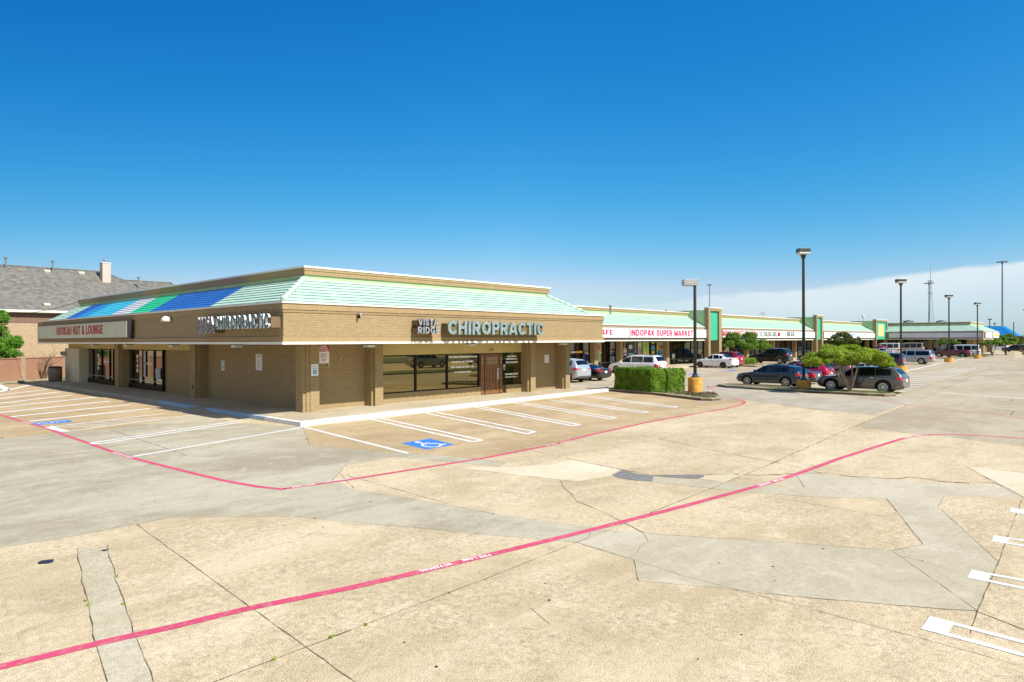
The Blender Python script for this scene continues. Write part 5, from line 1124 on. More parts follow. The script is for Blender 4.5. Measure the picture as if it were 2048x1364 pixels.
def arc(c, rad, a0, a1, n=8): return [(c[0]+rad*math.cos(math.radians(a0+(a1-a0)*k/n)), c[1]+rad*math.sin(math.radians(a0+(a1-a0)*k/n))) for k in range(n+1)]
bed([(34.75,23.7),(34.0,20.0),(32.35,16.25)]+[(32.6,15.75),(33.3,15.6),(34.2,16.2),(35.6,18.0),(37.2,20.5),(38.3,23.5),(38.3,24.5),(36.2,24.9)], 'planting_bed')
isl = [(43.9,20.6),(42.9,20.3),(42.0,19.0),(41.75,17.2),(41.5,14.8),(41.3,12.3),(41.1,10.6),(41.25,9.7),(41.9,9.3),(42.5,9.6),(43.0,11.5),(43.6,14.3),(44.1,17.0),(44.4,19.2),(44.35,20.3)]
bed(isl, 'kerbed_island')
bed([(140,17.5),(150,17.8),(150,21.0),(128,22.5),(126,20.5),(132,18.2)], 'kerbed_island', .2, 'grass')
pb_ = G(1490, 732); bed([(pb_.x-2.2,pb_.y-2.2),(pb_.x+3,pb_.y-1.6),(pb_.x+6.0,pb_.y+5.5),(pb_.x+1,pb_.y+5)], 'planting_bed', .2, 'soil')
# drain mouth in the island kerb
g0 = [G(*b6(*p), .09) for p in ((285,1158),(470,1172))]; gd = (g0[1]-g0[0]).normalized(); mb = MB(); c = Vector((42.0,18.6,.085)); gd = (Vector((41.75,17.2,0))-Vector((42.0,19.0,0))).normalized(); gn = Vector((-gd.y,gd.x,0))
mb.obox(c, gd, gn, Z_, .65, .06, .075); tag(mb.build('drain_grate', M['greymetal']), 'dark storm drain grate set in the island kerb before the blue car', 'drain')
r = random.Random(2)
def tufts(cs, n, h_, m_, name, spread):
    mb = MB()
    for c in cs:
        for _ in range(n):
            p = Vector(c)+Vector((r.gauss(0,spread), r.gauss(0,spread), 0)); a = r.uniform(0, 6.28); d = Vector((math.cos(a), math.sin(a), 0)); L = h_*r.uniform(.5, 1.2); t = p+Z_*L+d*L*r.uniform(.1,.7); s = Vector((-d.y,d.x,0))*h_*.07
            mb.face([p-s, p+s, t])
    o = mb.build(name, m_, None, fix=False); o['kind'] = 'stuff'; return o
tufts([(42.3+.5*math.sin(k*2.1), 10+.55*k, .1) for k in range(13)], 70, .16, M['leafmid'], 'grass', .28)
tufts([(33.4,16.6,.1),(34.5,18.6,.1),(33.9,17.4,.1),(34.7,19.6,.12)], 90, .2, M['leafdk'], 'grass', .28)
tufts([(140+2*math.sin(k), 19.5+.4*math.cos(k*3), .1) for k in range(8)], 60, .25, M['leafmid'], 'grass', 1.2)
mb = MB(); rr = random.Random(6)
for f, p in ((g6,(905,467)),(g6,(205,735)),(g6,(690,546)),(g5,(500,503)),(g5,(712,525)),(g5,(512,530)),(g5,(674,362)),(g3,(1680,857)),(g3,(1700,862)),(g5,(1595,848)),(g5,(1925,722)),(g6,(5,805))):
    c = G(*f(*p)); R_ = MB(); leaves(R_, [(c+Z_*.01, .032, .015)], 22, .03, rr, shell=.1); tag(R_.build('weed', M['leafhi'], fix=False), 'small green weed sprouting from a pavement joint', 'weed', 'weeds in the pavement joints')
bq = AT(1497, 730, 83.5); bq.z = .1; mb = MB(); leaves(mb, [(bq+RT*dx+Z_*.42, .55, .42) for dx in (-.45,.0,.45)], 2600, .10, rr, shell=.8); mb.obox(bq+Z_*.4, RT, FW, Z_, .75, .35, .36); tag(mb.build('boxwood_shrub', M['hedge'], fix=False), 'low clipped dark green shrub beside the red hatchback', 'shrub')
mb = MB()
pm = G(1395, 789, .1); leaves(mb, [(pm+RT*dx, .42, .16) for dx in (-.3,.3,.75)], 900, .13, rr, shell=.2); o = mb.build('dry_mulch', M['twig'], None, fix=False); o['kind'] = 'stuff'

# ------------------------------------------------------------------ lamps and masts
def lot_lamp(base, hb, ht, brad, hw, lab, off=0, headm='lamphead', lensdrop=.22, rot=0):
    R_ = thing('parking_lamp', tuple(base), lab, 'lamp post', 'lamp posts of the parking lot'); x, y = base.x, base.y
    mb = MB(); mb.lathe([(.001,hb),(brad-.02,hb),(brad,hb-.03),(brad*1.015,.0),(.001,-.05)], tuple(base), 24); mb.build('concrete_base', M['yellow'], R_, False)
    mb = MB(); mb.lathe([(.001,.0),(.26,.0),(.26,.05),(.16,.07),(.13,.22),(.001,.22)], (x,y,base.z+hb), 12); c = mb.build('base_cover', M['pole'], R_)
    mb = MB(); mb.tube([(x,y,base.z+hb),(x,y,ht-.45-(0 if off else 0)),(x,y,ht-.30)], [.098,.082,.11 if not off else .085], 12)
    mb.tube([(x,y,ht-.62),(x,y,ht-.34)], [.13,.13], 10) if not off else None
    mb.build('pole', M['pole'], R_, True)
    u = (RT*math.cos(rot)+FW*math.sin(rot)); v = Vector((-u.y,u.x,0)); c = Vector((x,y,ht))-RT*off
    mb = MB(); n0 = hw/2; rows = []
    for z_, k in ((-.25,1.0),(-.02,1.0),(.0,.97)): rows.append([c+u*n0*k*a+v*n0*.8*k*b+Z_*z_ for a, b in ((-1,-1),(1,-1),(1,1),(-1,1))])
    mb.grid(rows, 0, True); mb.face(rows[-1]); mb.face(rows[0][::-1]); hd = mb.build('lamp_head', M[headm], R_)
    mb = MB(); rows = []
    for z_, k in ((-.22-lensdrop*.8,.82),(-.34,.97),(-.252,.99)): rows.append([c+u*n0*k*a+v*n0*.8*k*b+Z_*z_ for a, b in ((-1,-1),(1,-1),(1,1),(-1,1))])
    mb.grid(rows, 0, True); mb.face(rows[0][::-1]); mb.face(rows[-1]); mb.build('lens', M['lens' if headm == 'lamphead' else 'lampgrey'], hd)
    if not off:
        mb = MB(); mb.tube([c-Z_*.58, c-Z_*.39], [.11,.2], 10); mb.build('bracket', M['pole'], hd)
    else:
        mb = MB(); mb.tube([Vector((x,y,ht-.22)), c+RT*.2-Z_*.22], .05, 8); mb.build('bracket', M['pole'], hd)
    return R_
b1 = G(1390, 789, .05); dd = b1.dot(FW)
lot_lamp(b1, .98, H-uv(1380,559)[1]*dd, .40, .80, 'shorter lamp post on a tall yellow base beside the clipped hedge', .28, 'lampgrey', .18)
b2 = G(*z6(35,1155), .1); dd = b2.dot(FW); lot_lamp(b2, .55, H-uv(1605,497)[1]*dd, .42, .70, 'tallest looking lamp post, on the island between the dark blue and taupe cars')
b3 = G(*z7(100,1113)); dd = b3.dot(FW); lot_lamp(b3, .62, H-uv(1802,558.3)[1]*dd, .50, .78, 'lamp post in front of the purple boxy car')
b4_ = G(*z7(537,1021)); dd = b4_.dot(FW); lot_lamp(b4_, .58, H-uv(1898,589.7)[1]*dd, .55, .80, 'lamp post in front of the maroon pickup')
p = AT(1955, 690, 108.); p.z = 0; lot_lamp(p, .6, H-uv(1955,605)[1]*108, .5, .78, 'lamp post rising behind the white van at the wing end')
p = AT(2055, 690, 115.); p.z = 0; lot_lamp(p, .6, H-uv(2055,618)[1]*115, .5, .85, 'lamp post cut by the right picture edge')
def mast(px, ptop, pbase, d, rad, crown, lab, nm='high_mast_light'):
    t = AT(px, ptop, d); b = Vector((t.x,t.y,-.1)); R_ = thing(nm, tuple(b), lab, 'light mast', 'tall light masts on the skyline'); mb = MB(); mb.tube([b, t], [rad*1.35, rad*.8], 8); mb.build('pole', M['steelfar'], R_)
    if crown:
        mb = MB(); n = 10
        for k in range(n):
            a = 6.283*k/n; dv = Vector((math.cos(a), math.sin(a), 0)); mb.tube([t-Z_*.3, t+dv*crown*.9+Z_*.1], rad*.25, 5); mb.lathe([(.01,.15),(crown*.2,.05),(crown*.2,-.3),(.01,-.3)], tuple(t+dv*crown), 7)
        mb.tube([t-Z_*.8, t+Z_*.4], rad*1.6, 8); mb.build('lamp_ring', M['steelfar'], R_)
mast(2005, 523.5, 670, 300, .32, 1.9, 'tallest highway light mast above the blue roof')
mast(1858.5, 566, 650, 330, .30, 1.9, 'highway light mast beside the lattice mast')
mast(1419.5, 569.5, 620, 340, .24, 1.25, 'slender light mast rising behind the first green tower')
t = AT(1726.3, 632, 150); b = Vector((t.x,t.y,0)); R_ = thing('slim_lamp_post', tuple(b), 'slim pale lamp post before the strip, left of the third tower', 'lamp post'); mb = MB(); mb.tube([b, t], [.09,.06], 8); mb.build('pole', M['galv'], R_)
mb = MB(); mb.lathe([(.01,.3),(.25,.18),(.3,-.1),(.2,-.3),(.01,-.35)], tuple(t), 10); mb.build('globe', M['lens'], R_, True)
for px, py, d, w_, lab in ((1979.5,638.5,210,.13,'dark street light pole above the left end of the blue roof'),(1989,646.5,260,.12,'short street light pole behind the blue roof'),(2027.5,643.5,230,.14,'dark stub pole rising from the blue roof right end')):
    t = AT(px, py, d); b = Vector((t.x,t.y,0)); mb = MB(); mb.tube([b, t], w_, 7)
    if px < 2000: mb.obox(t+RT*.1, RT, FW, Z_, .5, .3, .15)
    tag(mb.build('street_light', M['pole']), lab, 'street light')
# lattice radio mast
t = AT(1861.5, 524, 560); b = AT(1866.5, 660, 560); b.z = -.1; b = Vector((t.x,t.y,-.1)); R_ = thing('radio_mast', tuple(b), 'red and white lattice radio mast on the skyline', 'radio mast'); mb = MB(); lv = 22; hh = 52.
def leg(k, z_): a = 2.094*k+.4; rad = 3.2*(1-z_/hh)+.45; return Vector((b.x+rad*math.cos(a), b.y+rad*math.sin(a), z_))
for k in range(3): mb.tube([leg(k, -.1), leg(k, hh)], .11, 5)
for i in range(lv):
    for k in range(3): mb.tube([leg(k, hh*i/lv), leg((k+1) % 3, hh*(i+1)/lv)], .06, 4); mb.tube([leg((k+1) % 3, hh*i/lv), leg(k, hh*(i+1)/lv)], .06, 4)
mb.tube([Vector((b.x,b.y,hh)), t], [.32,.1], 5)
for z_ in (hh, hh-10): mb.lathe([(.1,-.3),(2.2,-.3),(2.2,.3),(.1,.3)], (b.x,b.y,z_), 10)
mb.build('lattice', M['mastred'], R_)
# blue roofed shed beyond
p0 = AT(1962, 655, 232); p1 = AT(2030, 655, 232); dx = (p1-p0); L = dx.length; dx.normalize(); dn = Vector((-dx.y,dx.x,0)); c = (p0+p1)/2; c.z = 0
zt, ze_ = H-uv(2000,652.3)[1]*236, H-uv(2000,672)[1]*228
R_ = thing('blue_roof_building', tuple(c), 'low building with bright blue ribbed metal roof beyond the wing', 'building'); mb = MB(); mb.obox(c+dn*4+Z_*(ze_/2), dx, dn, Z_, L/2-.3, 6, ze_/2); mb.build('wall', M['hbrick'], R_)
mb = MB(); q = lambda u, v, z_: c+dx*u+dn*v+Z_*z_; h_ = L/2
mb.face([q(-h_,-3,ze_), q(h_,-3,ze_), q(h_-.4,4,zt), q(-h_+.5,4,zt)]); mb.face([q(-h_,11,ze_), q(-h_+.5,4,zt), q(h_-.4,4,zt), q(h_,11,ze_)]); mb.face([q(h_,-3,ze_), q(h_,11,ze_), q(h_-.4,4,zt)]); mb.face([q(-h_,-3,ze_), q(-h_+.5,4,zt), q(-h_,11,ze_)])
for k in range(18):
    u = -h_+.6+(L-2.4)*k/17; mb.tube([q(u,-3,ze_+.05), q(u*.93,4,zt+.05)], .07, 4)
mb.build('roof', M['bluemetal'], R_)
# far tree belt on the horizon
r = random.Random(77); mb = MB(); cl = []
for k in range(120):
    a = k/119.; d = 420+r.uniform(-20, 40); p = AT(1150+1250*a, 678, d); cl.append((Vector((p.x,p.y,2.2+r.uniform(-.6,1.3))), r.uniform(4,7), r.uniform(2,3.6)))
leaves(mb, cl, 12000, 1.5, r, shell=.3); o = mb.build('far_trees', M['leafdk'], None, fix=False); o['kind'] = 'stuff'

# ------------------------------------------------------------------ cars
def itp(tab, x):
    if x <= tab[0][0]: return tab[0][1]
    for (a, b), (c, d) in zip(tab, tab[1:]):
        if x <= c:
            t = (x-a)/(c-a) if c > a else 1; return b+(d-b)*t
    return tab[-1][1]
def sit(tab, x, L, w=.012): return (itp(tab, x-w)+2*itp(tab, x)+itp(tab, x+w))/4
T = {
 'sedan': dict(L=4.85,W=1.84,H=1.45,wb=2.78,fo=.195,r=.33,gc=.20,wr=.70, zb=[(0,.40),(.012,.46),(.05,.535),(.12,.585),(.28,.64),(.5,.655),(.8,.69),(.87,.72),(.97,.715),(.99,.66),(1,.60)], zr=[(.27,.64),(.30,.66),(.44,.945),(.50,.99),(.56,1),(.64,.985),(.72,.93),(.865,.725)], ws=(.305,.435), rw=(.725,.845), sw=[(.335,.505),(.525,.66),(.672,.745)]),
 'suv': dict(L=4.95,W=1.94,H=1.74,wb=2.98,fo=.185,r=.375,gc=.23,wr=.74, zb=[(0,.40),(.012,.47),(.04,.555),(.10,.60),(.25,.64),(.30,.65),(.6,.675),(.95,.70),(.985,.64),(1,.56)], zr=[(.25,.64),(.28,.66),(.40,.92),(.46,.975),(.55,1),(.75,.995),(.86,.97),(.915,.935),(.982,.71)], ws=(.285,.40), rw=(.92,.972), sw=[(.315,.495),(.515,.69),(.705,.87)]),
 'hatch': dict(L=4.45,W=1.80,H=1.60,wb=2.64,fo=.195,r=.345,gc=.22,wr=.72, zb=[(0,.40),(.012,.46),(.04,.545),(.10,.59),(.25,.645),(.30,.655),(.6,.68),(.95,.71),(.985,.64),(1,.56)], zr=[(.24,.645),(.27,.66),(.42,.925),(.48,.98),(.55,1),(.70,.992),(.84,.96),(.905,.915),(.978,.72)], ws=(.275,.42), rw=(.91,.968), sw=[(.31,.51),(.53,.70),(.715,.83)]),
 'minivan': dict(L=5.1,W=1.98,H=1.76,wb=3.03,fo=.185,r=.34,gc=.19,wr=.76, zb=[(0,.36),(.012,.42),(.05,.49),(.2,.575),(.26,.60),(.5,.605),(.96,.615),(.988,.56),(1,.48)], zr=[(.2,.575),(.23,.60),(.38,.92),(.45,.98),(.55,1),(.85,.985),(.91,.95),(.985,.63)], ws=(.235,.385), rw=(.918,.972), sw=[(.285,.47),(.485,.70),(.715,.895)]),
 'van': dict(L=5.9,W=2.0,H=2.1,wb=3.5,fo=.165,r=.36,gc=.24,wr=.84, zb=[(0,.36),(.01,.42),(.03,.47),(.15,.535),(.2,.56),(.96,.565),(.99,.53),(1,.5)], zr=[(.17,.54),(.19,.56),(.28,.93),(.33,.98),(.4,1),(.93,1),(.965,.97),(.992,.60)], ws=(.195,.28), rw=(.967,.988), sw=[(.235,.355),(.375,.555),(.575,.765),(.785,.935)]),
 'wagon': dict(L=5.55,W=2.02,H=1.9,wb=3.3,fo=.17,r=.39,gc=.27,wr=.78, zb=[(0,.42),(.01,.50),(.03,.555),(.10,.58),(.26,.605),(.6,.615),(.965,.625),(.99,.56),(1,.5)], zr=[(.24,.605),(.265,.62),(.355,.93),(.41,.985),(.5,1),(.88,.995),(.94,.965),(.99,.65)], ws=(.27,.35), rw=(.945,.982), sw=[(.295,.445),(.465,.625),(.645,.925)]),
 'pickup': dict(L=5.7,W=2.0,H=1.88,wb=3.6,fo=.165,r=.385,gc=.28,wr=.76, zb=[(0,.42),(.01,.5),(.03,.55),(.1,.58),(.28,.61),(.5,.615),(.975,.62),(.99,.60),(1,.54)], zr=[(.27,.61),(.29,.62),(.39,.93),(.44,.985),(.5,1),(.57,.985),(.59,.95),(.615,.625)], ws=(.295,.385), rw=(.592,.612), sw=[(.32,.45),(.465,.572)]),
 'boxy': dict(L=4.6,W=1.88,H=1.78,wb=2.7,fo=.19,r=.36,gc=.24,wr=.80, zb=[(0,.40),(.012,.48),(.04,.56),(.12,.60),(.24,.63),(.6,.645),(.965,.65),(.99,.58),(1,.5)], zr=[(.22,.625),(.25,.65),(.35,.92),(.41,.98),(.5,1),(.90,.985),(.945,.95),(.99,.68)], ws=(.255,.345), rw=(.95,.983), sw=[(.285,.475),(.495,.71),(.73,.905)]),
}
def make_car(kind, paint, pos, head, lab, sx=1., sz=1., rim='rim', clad=False, rails=False, tail='tall', plate=True, spoiler=False, name='parked_car', cat='car', spokes=5, mirror=None, group='cars parked in the lot'):
    """pos = ground point midway under the left wheels' rear contact; head = direction the nose points"""
    t = T[kind]; L, W, Hh, r = t['L']*sx, t['W'], t['H']*sz, t['r']
    ang = math.atan2(head.y, head.x)
    # local frame: x forward from rear axle, y left.  t-space s: 0 nose .. 1 tail
    xf = t['wb']*sx; nose = xf+t['fo']*L; X = lambda s: nose-s*L
    tail_x = nose-L
    left = Vector((-head.y, head.x, 0)); ww = W/2
    org = Vector(pos)-left*(ww-.10)
    R_ = thing(name, (org.x,org.y,pos[2] if len(pos) > 2 else 0), lab, cat, group, False, ang)
    zl0 = t['gc']; wtab = [(0,.70),(.012,.80),(.05,.91),(.12,.97),(.25,1),(.8,1),(.93,.98),(.975,.94),(1,.86)]
    lift = lambda s: (.10 if s < .0 else 0)+max(0, .06-s)*2.2+max(0, s-.94)*2.2
    axs = [(nose-xf)/L, (nose)/L]
    def section(s):
        w_ = ww*itp(wtab, s); zb = itp(t['zb'], s)*Hh; zb = sit(t['zb'], s, L)*Hh
        zr = max(zb, sit(t['zr'], s, L, .008)*Hh if t['zr'][0][0] <= s <= t['zr'][-1][0] else 0)
        k = min(1, max(0, (zr-zb)/.3)); wt = lerp(.84*w_, t['wr']*ww, k); zl = zl0+lift(s); zs = zl+.09; za = -1
        for ax in axs:
            dx = abs(s-ax)*L
            if dx < r+.07: za = max(za, r+math.sqrt((r+.07)**2-dx*dx))
        pts = [(0,zl),(.62*w_,zl),(.94*w_,max(zs-.05,za)),(.985*w_,max(zs,za+.012)),(1.0*w_,max(lerp(zs,zb,.45),za+.05)),(.992*w_,max(zb-.12,za+.09)),(.965*w_,max(zb-.03,za+.10)),(.92*w_,max(zb,za+.11))]
        dz = zr-pts[7][1]
        for q in (.12,.5,.86): pts.append((lerp(.92*w_, wt, q*(1.0 if k else 1)), pts[7][1]+dz*q))
        pts += [(wt*.955, zr-.012*k), (wt*.8, zr+.012), (wt*.4, zr+.028), (0, zr+.034)]
        return pts
    ss = set([0,.006,.015,.03,.05,.08,.12,.16,.2,.24,.27,.3,.33,.36,.4,.44,.48,.52,.56,.6,.64,.68,.72,.76,.8,.84,.87,.9,.92,.94,.955,.965,.975,.985,.993,1.])
    for ax in axs:
        for k in range(-8, 9): ss.add(ax+(r+.07)*math.sin(k/8*math.pi/2)/L)
        ss.add(ax-(r+.072)/L); ss.add(ax+(r+.072)/L)
    for a in t['ws']+t['rw']: ss.add(a)
    ss = sorted(s for s in ss if 0 <= s <= 1)
    mb = MB(); rows = []; np_ = None
    for s in ss:
        sec = section(s); np_ = len(sec); rows.append([(X(s), -y, z) for y, z in sec]+[(X(s), y, z) for y, z in sec[-2:0:-1]])
    N = len(rows[0])
    def mi(i, j):
        jj = j if j < np_-1 else N-1-j
        if jj <= 1: return 1
        if jj == 2 and clad: return 2
        if clad and jj == 3 and any(abs((ss[i]+ss[i+1])/2-ax)*L < r+.16 for ax in axs): return 2
        return 0
    mb.grid(rows, mi, True)
    for row, fl in ((rows[0], 1), (rows[-1], 0)):
        n = len(mb.v); mb.v += row
        for i in range(np_-1):
            a, b, c_, d = i, i+1, (N-i-1) % N, (N-i) % N
            q = [n+a, n+b, n+c_, n+d]; q = list(dict.fromkeys(q))
            if len(q) > 2: mb.f.append(tuple(q if not fl else q[::-1])); mb.m.append(1 if i < 1 else 0)
    body = mb.build('body', [paint, M['black'], M['rimdk']], R_, True)
    body.data.polygons.foreach_set('use_smooth', [True]*len(body.data.polygons))
    try: body.data.set_sharp_from_angle(angle=math.radians(38))
    except Exception: pass
    def S(s, j):                       # point on the section, j fractional index, right side negative
        sec = section(s); sg = -1 if j >= 0 else 1; j = abs(j); i = min(int(j), len(sec)-2); f = j-i
        return Vector((X(s), sg*lerp(sec[i][0], sec[i+1][0], f), lerp(sec[i][1], sec[i+1][1], f)))
    # glazing
    for sg in (1, -1):
        for a, b in t['sw']:
            mb = MB(); rr = []; n = 10
            for k in range(n+1):
                s = lerp(a, b, k/n); sec = section(s); h0 = sec[7][1]; h1 = sec[10][1]
                if h1-h0 < .03: j0, j1 = 8.0, 8.1
                else: j0, j1 = 7.25, 10.35
                col = []
                for q in range(5):
                    p = S(s, lerp(j0, j1, q/4)*1.0); p.y = -abs(p.y)*sg-sg*.007; p.z += .003; col.append(p)
                rr.append(col)
            mb.grid(rr); mb.build('side_window', M['carglass'], R_)
    for nm, (a, b) in (('windscreen', t['ws']), ('rear_window', t['rw'])):
        mb = MB(); rr = []
        for k in range(9):
            s = lerp(a, b, k/8); row = []
            sec = section(s); half = [(y*.96, z) for y, z in sec[-4:]]
            nx = Vector((.012 if nm == 'windscreen' else -.012, 0, .010))
            for y, z in half: row.append(Vector((X(s), -y, z))+nx)
            for y, z in half[-2::-1]: row.append(Vector((X(s), y, z))+nx)
            rr.append(row)
        mb.grid(rr); mb.build(nm, M['carglass'], R_)
    # lamps
    zbR = itp(t['zb'], .97)*Hh
    hgt = {'tall': (zbR-.30, zbR+.22), 'mid': (zbR-.20, zbR-.02), 'block': (zbR-.42, zbR-.08), 'fin': (zbR-.36, zbR+.0)}[tail]
    for sg in (1, -1):
        mb = MB(); rr = []
        for s in (.93, .95, .97, .985, .9985):
            sec = section(s); col = []
            for q in range(5):
                z_ = lerp(hgt[0], hgt[1]-(.12 if s < .95 and tail == 'tall' else 0), q/4)
                y = None
                for (y0, za), (y1, zb2) in zip(sec[3:], sec[4:]):
                    if za <= z_ <= zb2 and zb2 > za: y = lerp(y0, y1, (z_-za)/(zb2-za)); break
                if y is None: y = sec[7][0]; z_ = min(z_, sec[-1][1])
                col.append(Vector((X(s)-.004, -sg*(y+.012), z_)))
            rr.append(col)
        e_ = rr[-1]; rr.append([Vector((tail_x-.014, p.y-(-sg)*.0+(.30 if tail != 'fin' else .10)*sg, min(p.z, zbR-.03))) for p in e_])
        mb.grid(rr); mb.build('taillight', M['tail'], R_, fix=False)
        mb = MB(); rr = []
        for s in (.012, .03, .055, .09, .13):
            sec = section(s); rr.append([Vector((X(s)+.008, -sg*(lerp(sec[5][0], sec[7][0], q)+.010), lerp(sec[5][1]+.0, sec[7][1]-.015, q)-.01*(1-q))) for q in (0,.5,1)])
        mb.grid(rr); mb.build('headlight', M['head'], R_, fix=False)
        # mirror, handles
        s = t['ws'][0]+.055; sec = section(s); mb = MB(); c = Vector((X(s), -sg*(sec[7][0]+.11), sec[7][1]+.09))
        mb.obox(c, Vector((.94,0,.2)).normalized(), Vector((0,1,0)), Vector((-.2,0,.94)).normalized(), .07, .11, .07); mb.obox(c+Vector((0,sg*.10,-.06)), X_, Y_, Z_, .03, .06, .02); mb.build('mirror', mirror or paint, R_)
        for a, b in t['sw'][:2]:
            s = lerp(a, b, .86); sec = section(s); mb = MB(); mb.obox(Vector((X(s), -sg*(sec[5][0]+.014), sec[5][1]+.01)), X_, Y_, Z_, .09, .014, .014); mb.build('door_handle', M['chrome'] if not clad else paint, R_)
            # door seams
        for (a, b), (c_, d) in zip(t['sw'][:2], t['sw'][1:2]+t['sw'][2:3]):
            s = (b+c_)/2; sec = section(s); mb = MB()
            pts = [Vector((X(s), -sg*(sec[i][0]+.003), sec[i][1])) for i in range(3, 8)]
            for p0, p1 in zip(pts, pts[1:]): mb.face([p0+Vector((-.007,0,0)), p0+Vector((.007,0,0)), p1+Vector((.007,0,0)), p1+Vector((-.007,0,0))])
            mb.build('door_seam', M['black'], R_, fix=False)
    # number plate, bumper, grille
    mb = MB(); zp = zbR-.24 if kind in ('sedan','hatch','suv') else zbR-.42; mb.box(tail_x-.016,tail_x+.02,-.16,.16,zp-.08,zp+.08); mb.build('license_plate', M['paper'], R_)
    mb = MB(); mb.box(tail_x-.025,tail_x+.25,-ww*.76,ww*.76,zl0+.15,zl0+.27); mb.build('rear_bumper', M['chrome'] if kind in ('wagon','pickup','van') else (M['rimdk'] if clad else paint), R_)
    mb = MB(); z0_ = itp(t['zb'], .012)*Hh; mb.box(nose-.10,nose+.012,-ww*.42,ww*.42,z0_-.24,z0_-.06); mb.build('grille', M['black'], R_)
    if rails:
        for sg in (1,-1):
            mb = MB(); mb.tube([S(s, sg*11.3)+Vector((0,0,.05 if k else 0)) for s, k in zip((t['sw'][0][1]-.04, t['sw'][0][1], .6, .75, t['sw'][-1][1]-.02, t['sw'][-1][1]), (0,1,1,1,1,0))], .02, 6); mb.build('roof_rail', M['black'] if rails == 1 else M['galv'], R_)
    if spoiler:
        mb = MB(); s = .955; sec = section(s); mb.box(X(.985),X(.95),-ww*.62,ww*.62,sec[7][1]+.05,sec[7][1]+.07); mb.box(X(.975),X(.96),-ww*.55,-ww*.5,sec[7][1],sec[7][1]+.05); mb.box(X(.975),X(.96),ww*.5,ww*.55,sec[7][1],sec[7][1]+.05); mb.build('spoiler', paint, R_)
    if kind == 'pickup':
        mb = MB(); s0, s1 = .63, .975; zt_ = itp(t['zb'], .8)*Hh; mb.box(X(s1),X(s0),-ww*.72,ww*.72,zt_+.004,zt_+.045); mb.build('bed_liner', M['black'], R_)
    # wheels
    for xx in (0, xf):
        for sg in (1, -1):
            cw = Vector((xx, sg*(ww-.13), r)); prof = [(r*.62,-.10),(r*.9,-.11),(r*.985,-.09),(r,-.05),(r,.05),(r*.985,.09),(r*.9,.11),(r*.62,.10)]
            wh = bpy.data.objects.new('wheel', None); COL.objects.link(wh); wh.parent = R_; wh.location = cw
            mb = MB(); mb.lathe(prof, (0,0,0), 24, 0, 'y'); mb.build('tyre', M['tyre'], wh, True)
            mb = MB(); mb.lathe([(r*.66,-sg*.06),(r*.66,sg*.095),(r*.62,sg*.10),(r*.60,sg*.05),(.001,sg*.03)], (0,0,0), 20, 1, 'y')
            for k in range(spokes):
                a = 6.2832*k/spokes+.3; d = Vector((math.cos(a),0,math.sin(a))); n_ = Vector((-d.z,0,d.x))
                mb.obox(d*r*.34+Vector((0,sg*.078,0)), d, Vector((0,1,0)), n_, r*.30, .018, r*(.045 if spokes > 6 else .085), 0)
            mb.lathe([(.001,sg*.10),(r*.15,sg*.098),(r*.16,sg*.04)], (0,0,0), 10, 0, 'y')
            mb.lathe([(r*.665,sg*.09),(r*.665,sg*.106),(r*.59,sg*.106),(r*.59,sg*.09)], (0,0,0), 20, 0, 'y')
            mb.build('rim', [M[rim], M['rimdk'] if rim == 'rim' else M['black']], wh)
    return R_
HD = Vector((0, 1, 0)); HM = Vector((0, 1, 0))
def car(kind, paint, rear, lab, front=None, roof=None, hd=HD, sx=None, sz=None, **kw):
    """rear = picture point where the left rear tyre meets the ground; front = column of the left front tyre; roof = row of the roof"""
    p = G(*rear); t = T[kind]; s = sx or 1.
    if front is not None and sx is None:
        u = (front-1024)/F; a = RT.dot(p)-u*FW.dot(p); b = u*FW.dot(hd)-RT.dot(hd); wb = a/b; s = min(1.12, max(.95, wb/t['wb']))
    z = sz or 1.
    if roof is not None and sz is None:
        q = p+hd*1.2+Vector((hd.y,-hd.x,0))*.9; z = (H-uv(rear[0], roof)[1]*q.dot(FW))/t['H']; z = min(1.15, max(.86, z*1.03))
    return make_car(kind, paint, p, hd, lab, s, z, **kw)
C_ = {k: carpaint(n, c, m) for k, (n, c, m) in dict(
 taupe=('taupe_metallic_paint',(.125,.115,.098),.55), navy=('navy_paint',(.012,.035,.065),.45), black=('black_paint',(.008,.009,.011),.2), black2=('soft_black_paint',(.012,.013,.016),.2),
 crimson=('crimson_paint',(.50,.008,.07),.35), red=('dark_red_paint',(.32,.010,.03),.4), white=('white_paint',(.76,.77,.78),.0), silver=('silver_paint',(.50,.53,.57),.5), silver2=('pale_silver_paint',(.58,.61,.64),.4),
 cad=('blue_black_paint',(.012,.022,.035),.35), brown=('grey_brown_paint',(.22,.19,.18),.5), purple=('dark_purple_paint',(.045,.012,.035),.35), maroon=('maroon_paint',(.14,.008,.02),.35), tan=('beige_paint',(.40,.34,.22),.2), gold=('pale_grey_paint',(.36,.37,.36),.45)).items()}
car('suv', C_['taupe'], (1766.3,787.4), 'taupe metallic crossover parked behind the lime green tree', 1662, 734.5, rails=False, spokes=10, tail='mid', cat='car')
car('hatch', C_['navy'], (1571.4,774.3), 'dark navy crossover with roof rails and grey cladding by the yellow lamp base', 1494.5, 730.5, clad=True, rails=1, spokes=5, tail='mid')
car('sedan', C_['cad'], (1598,768.5), 'blue black saloon with tall fin taillights behind the navy crossover', None, 734, sx=.95, tail='fin')
car('hatch', C_['crimson'], (1631,764.5), 'bright crimson crossover between the lamp post and the taupe car', 1586, 726, tail='mid')
car('suv', C_['brown'], (1677,757), 'grey brown car half hidden under the lime green crown', 1640, 727, tail='mid')
car('sedan', C_['white'], (1742,757), 'white saloon showing its rear window above the taupe car roof', 1692, 727.5, tail='mid')
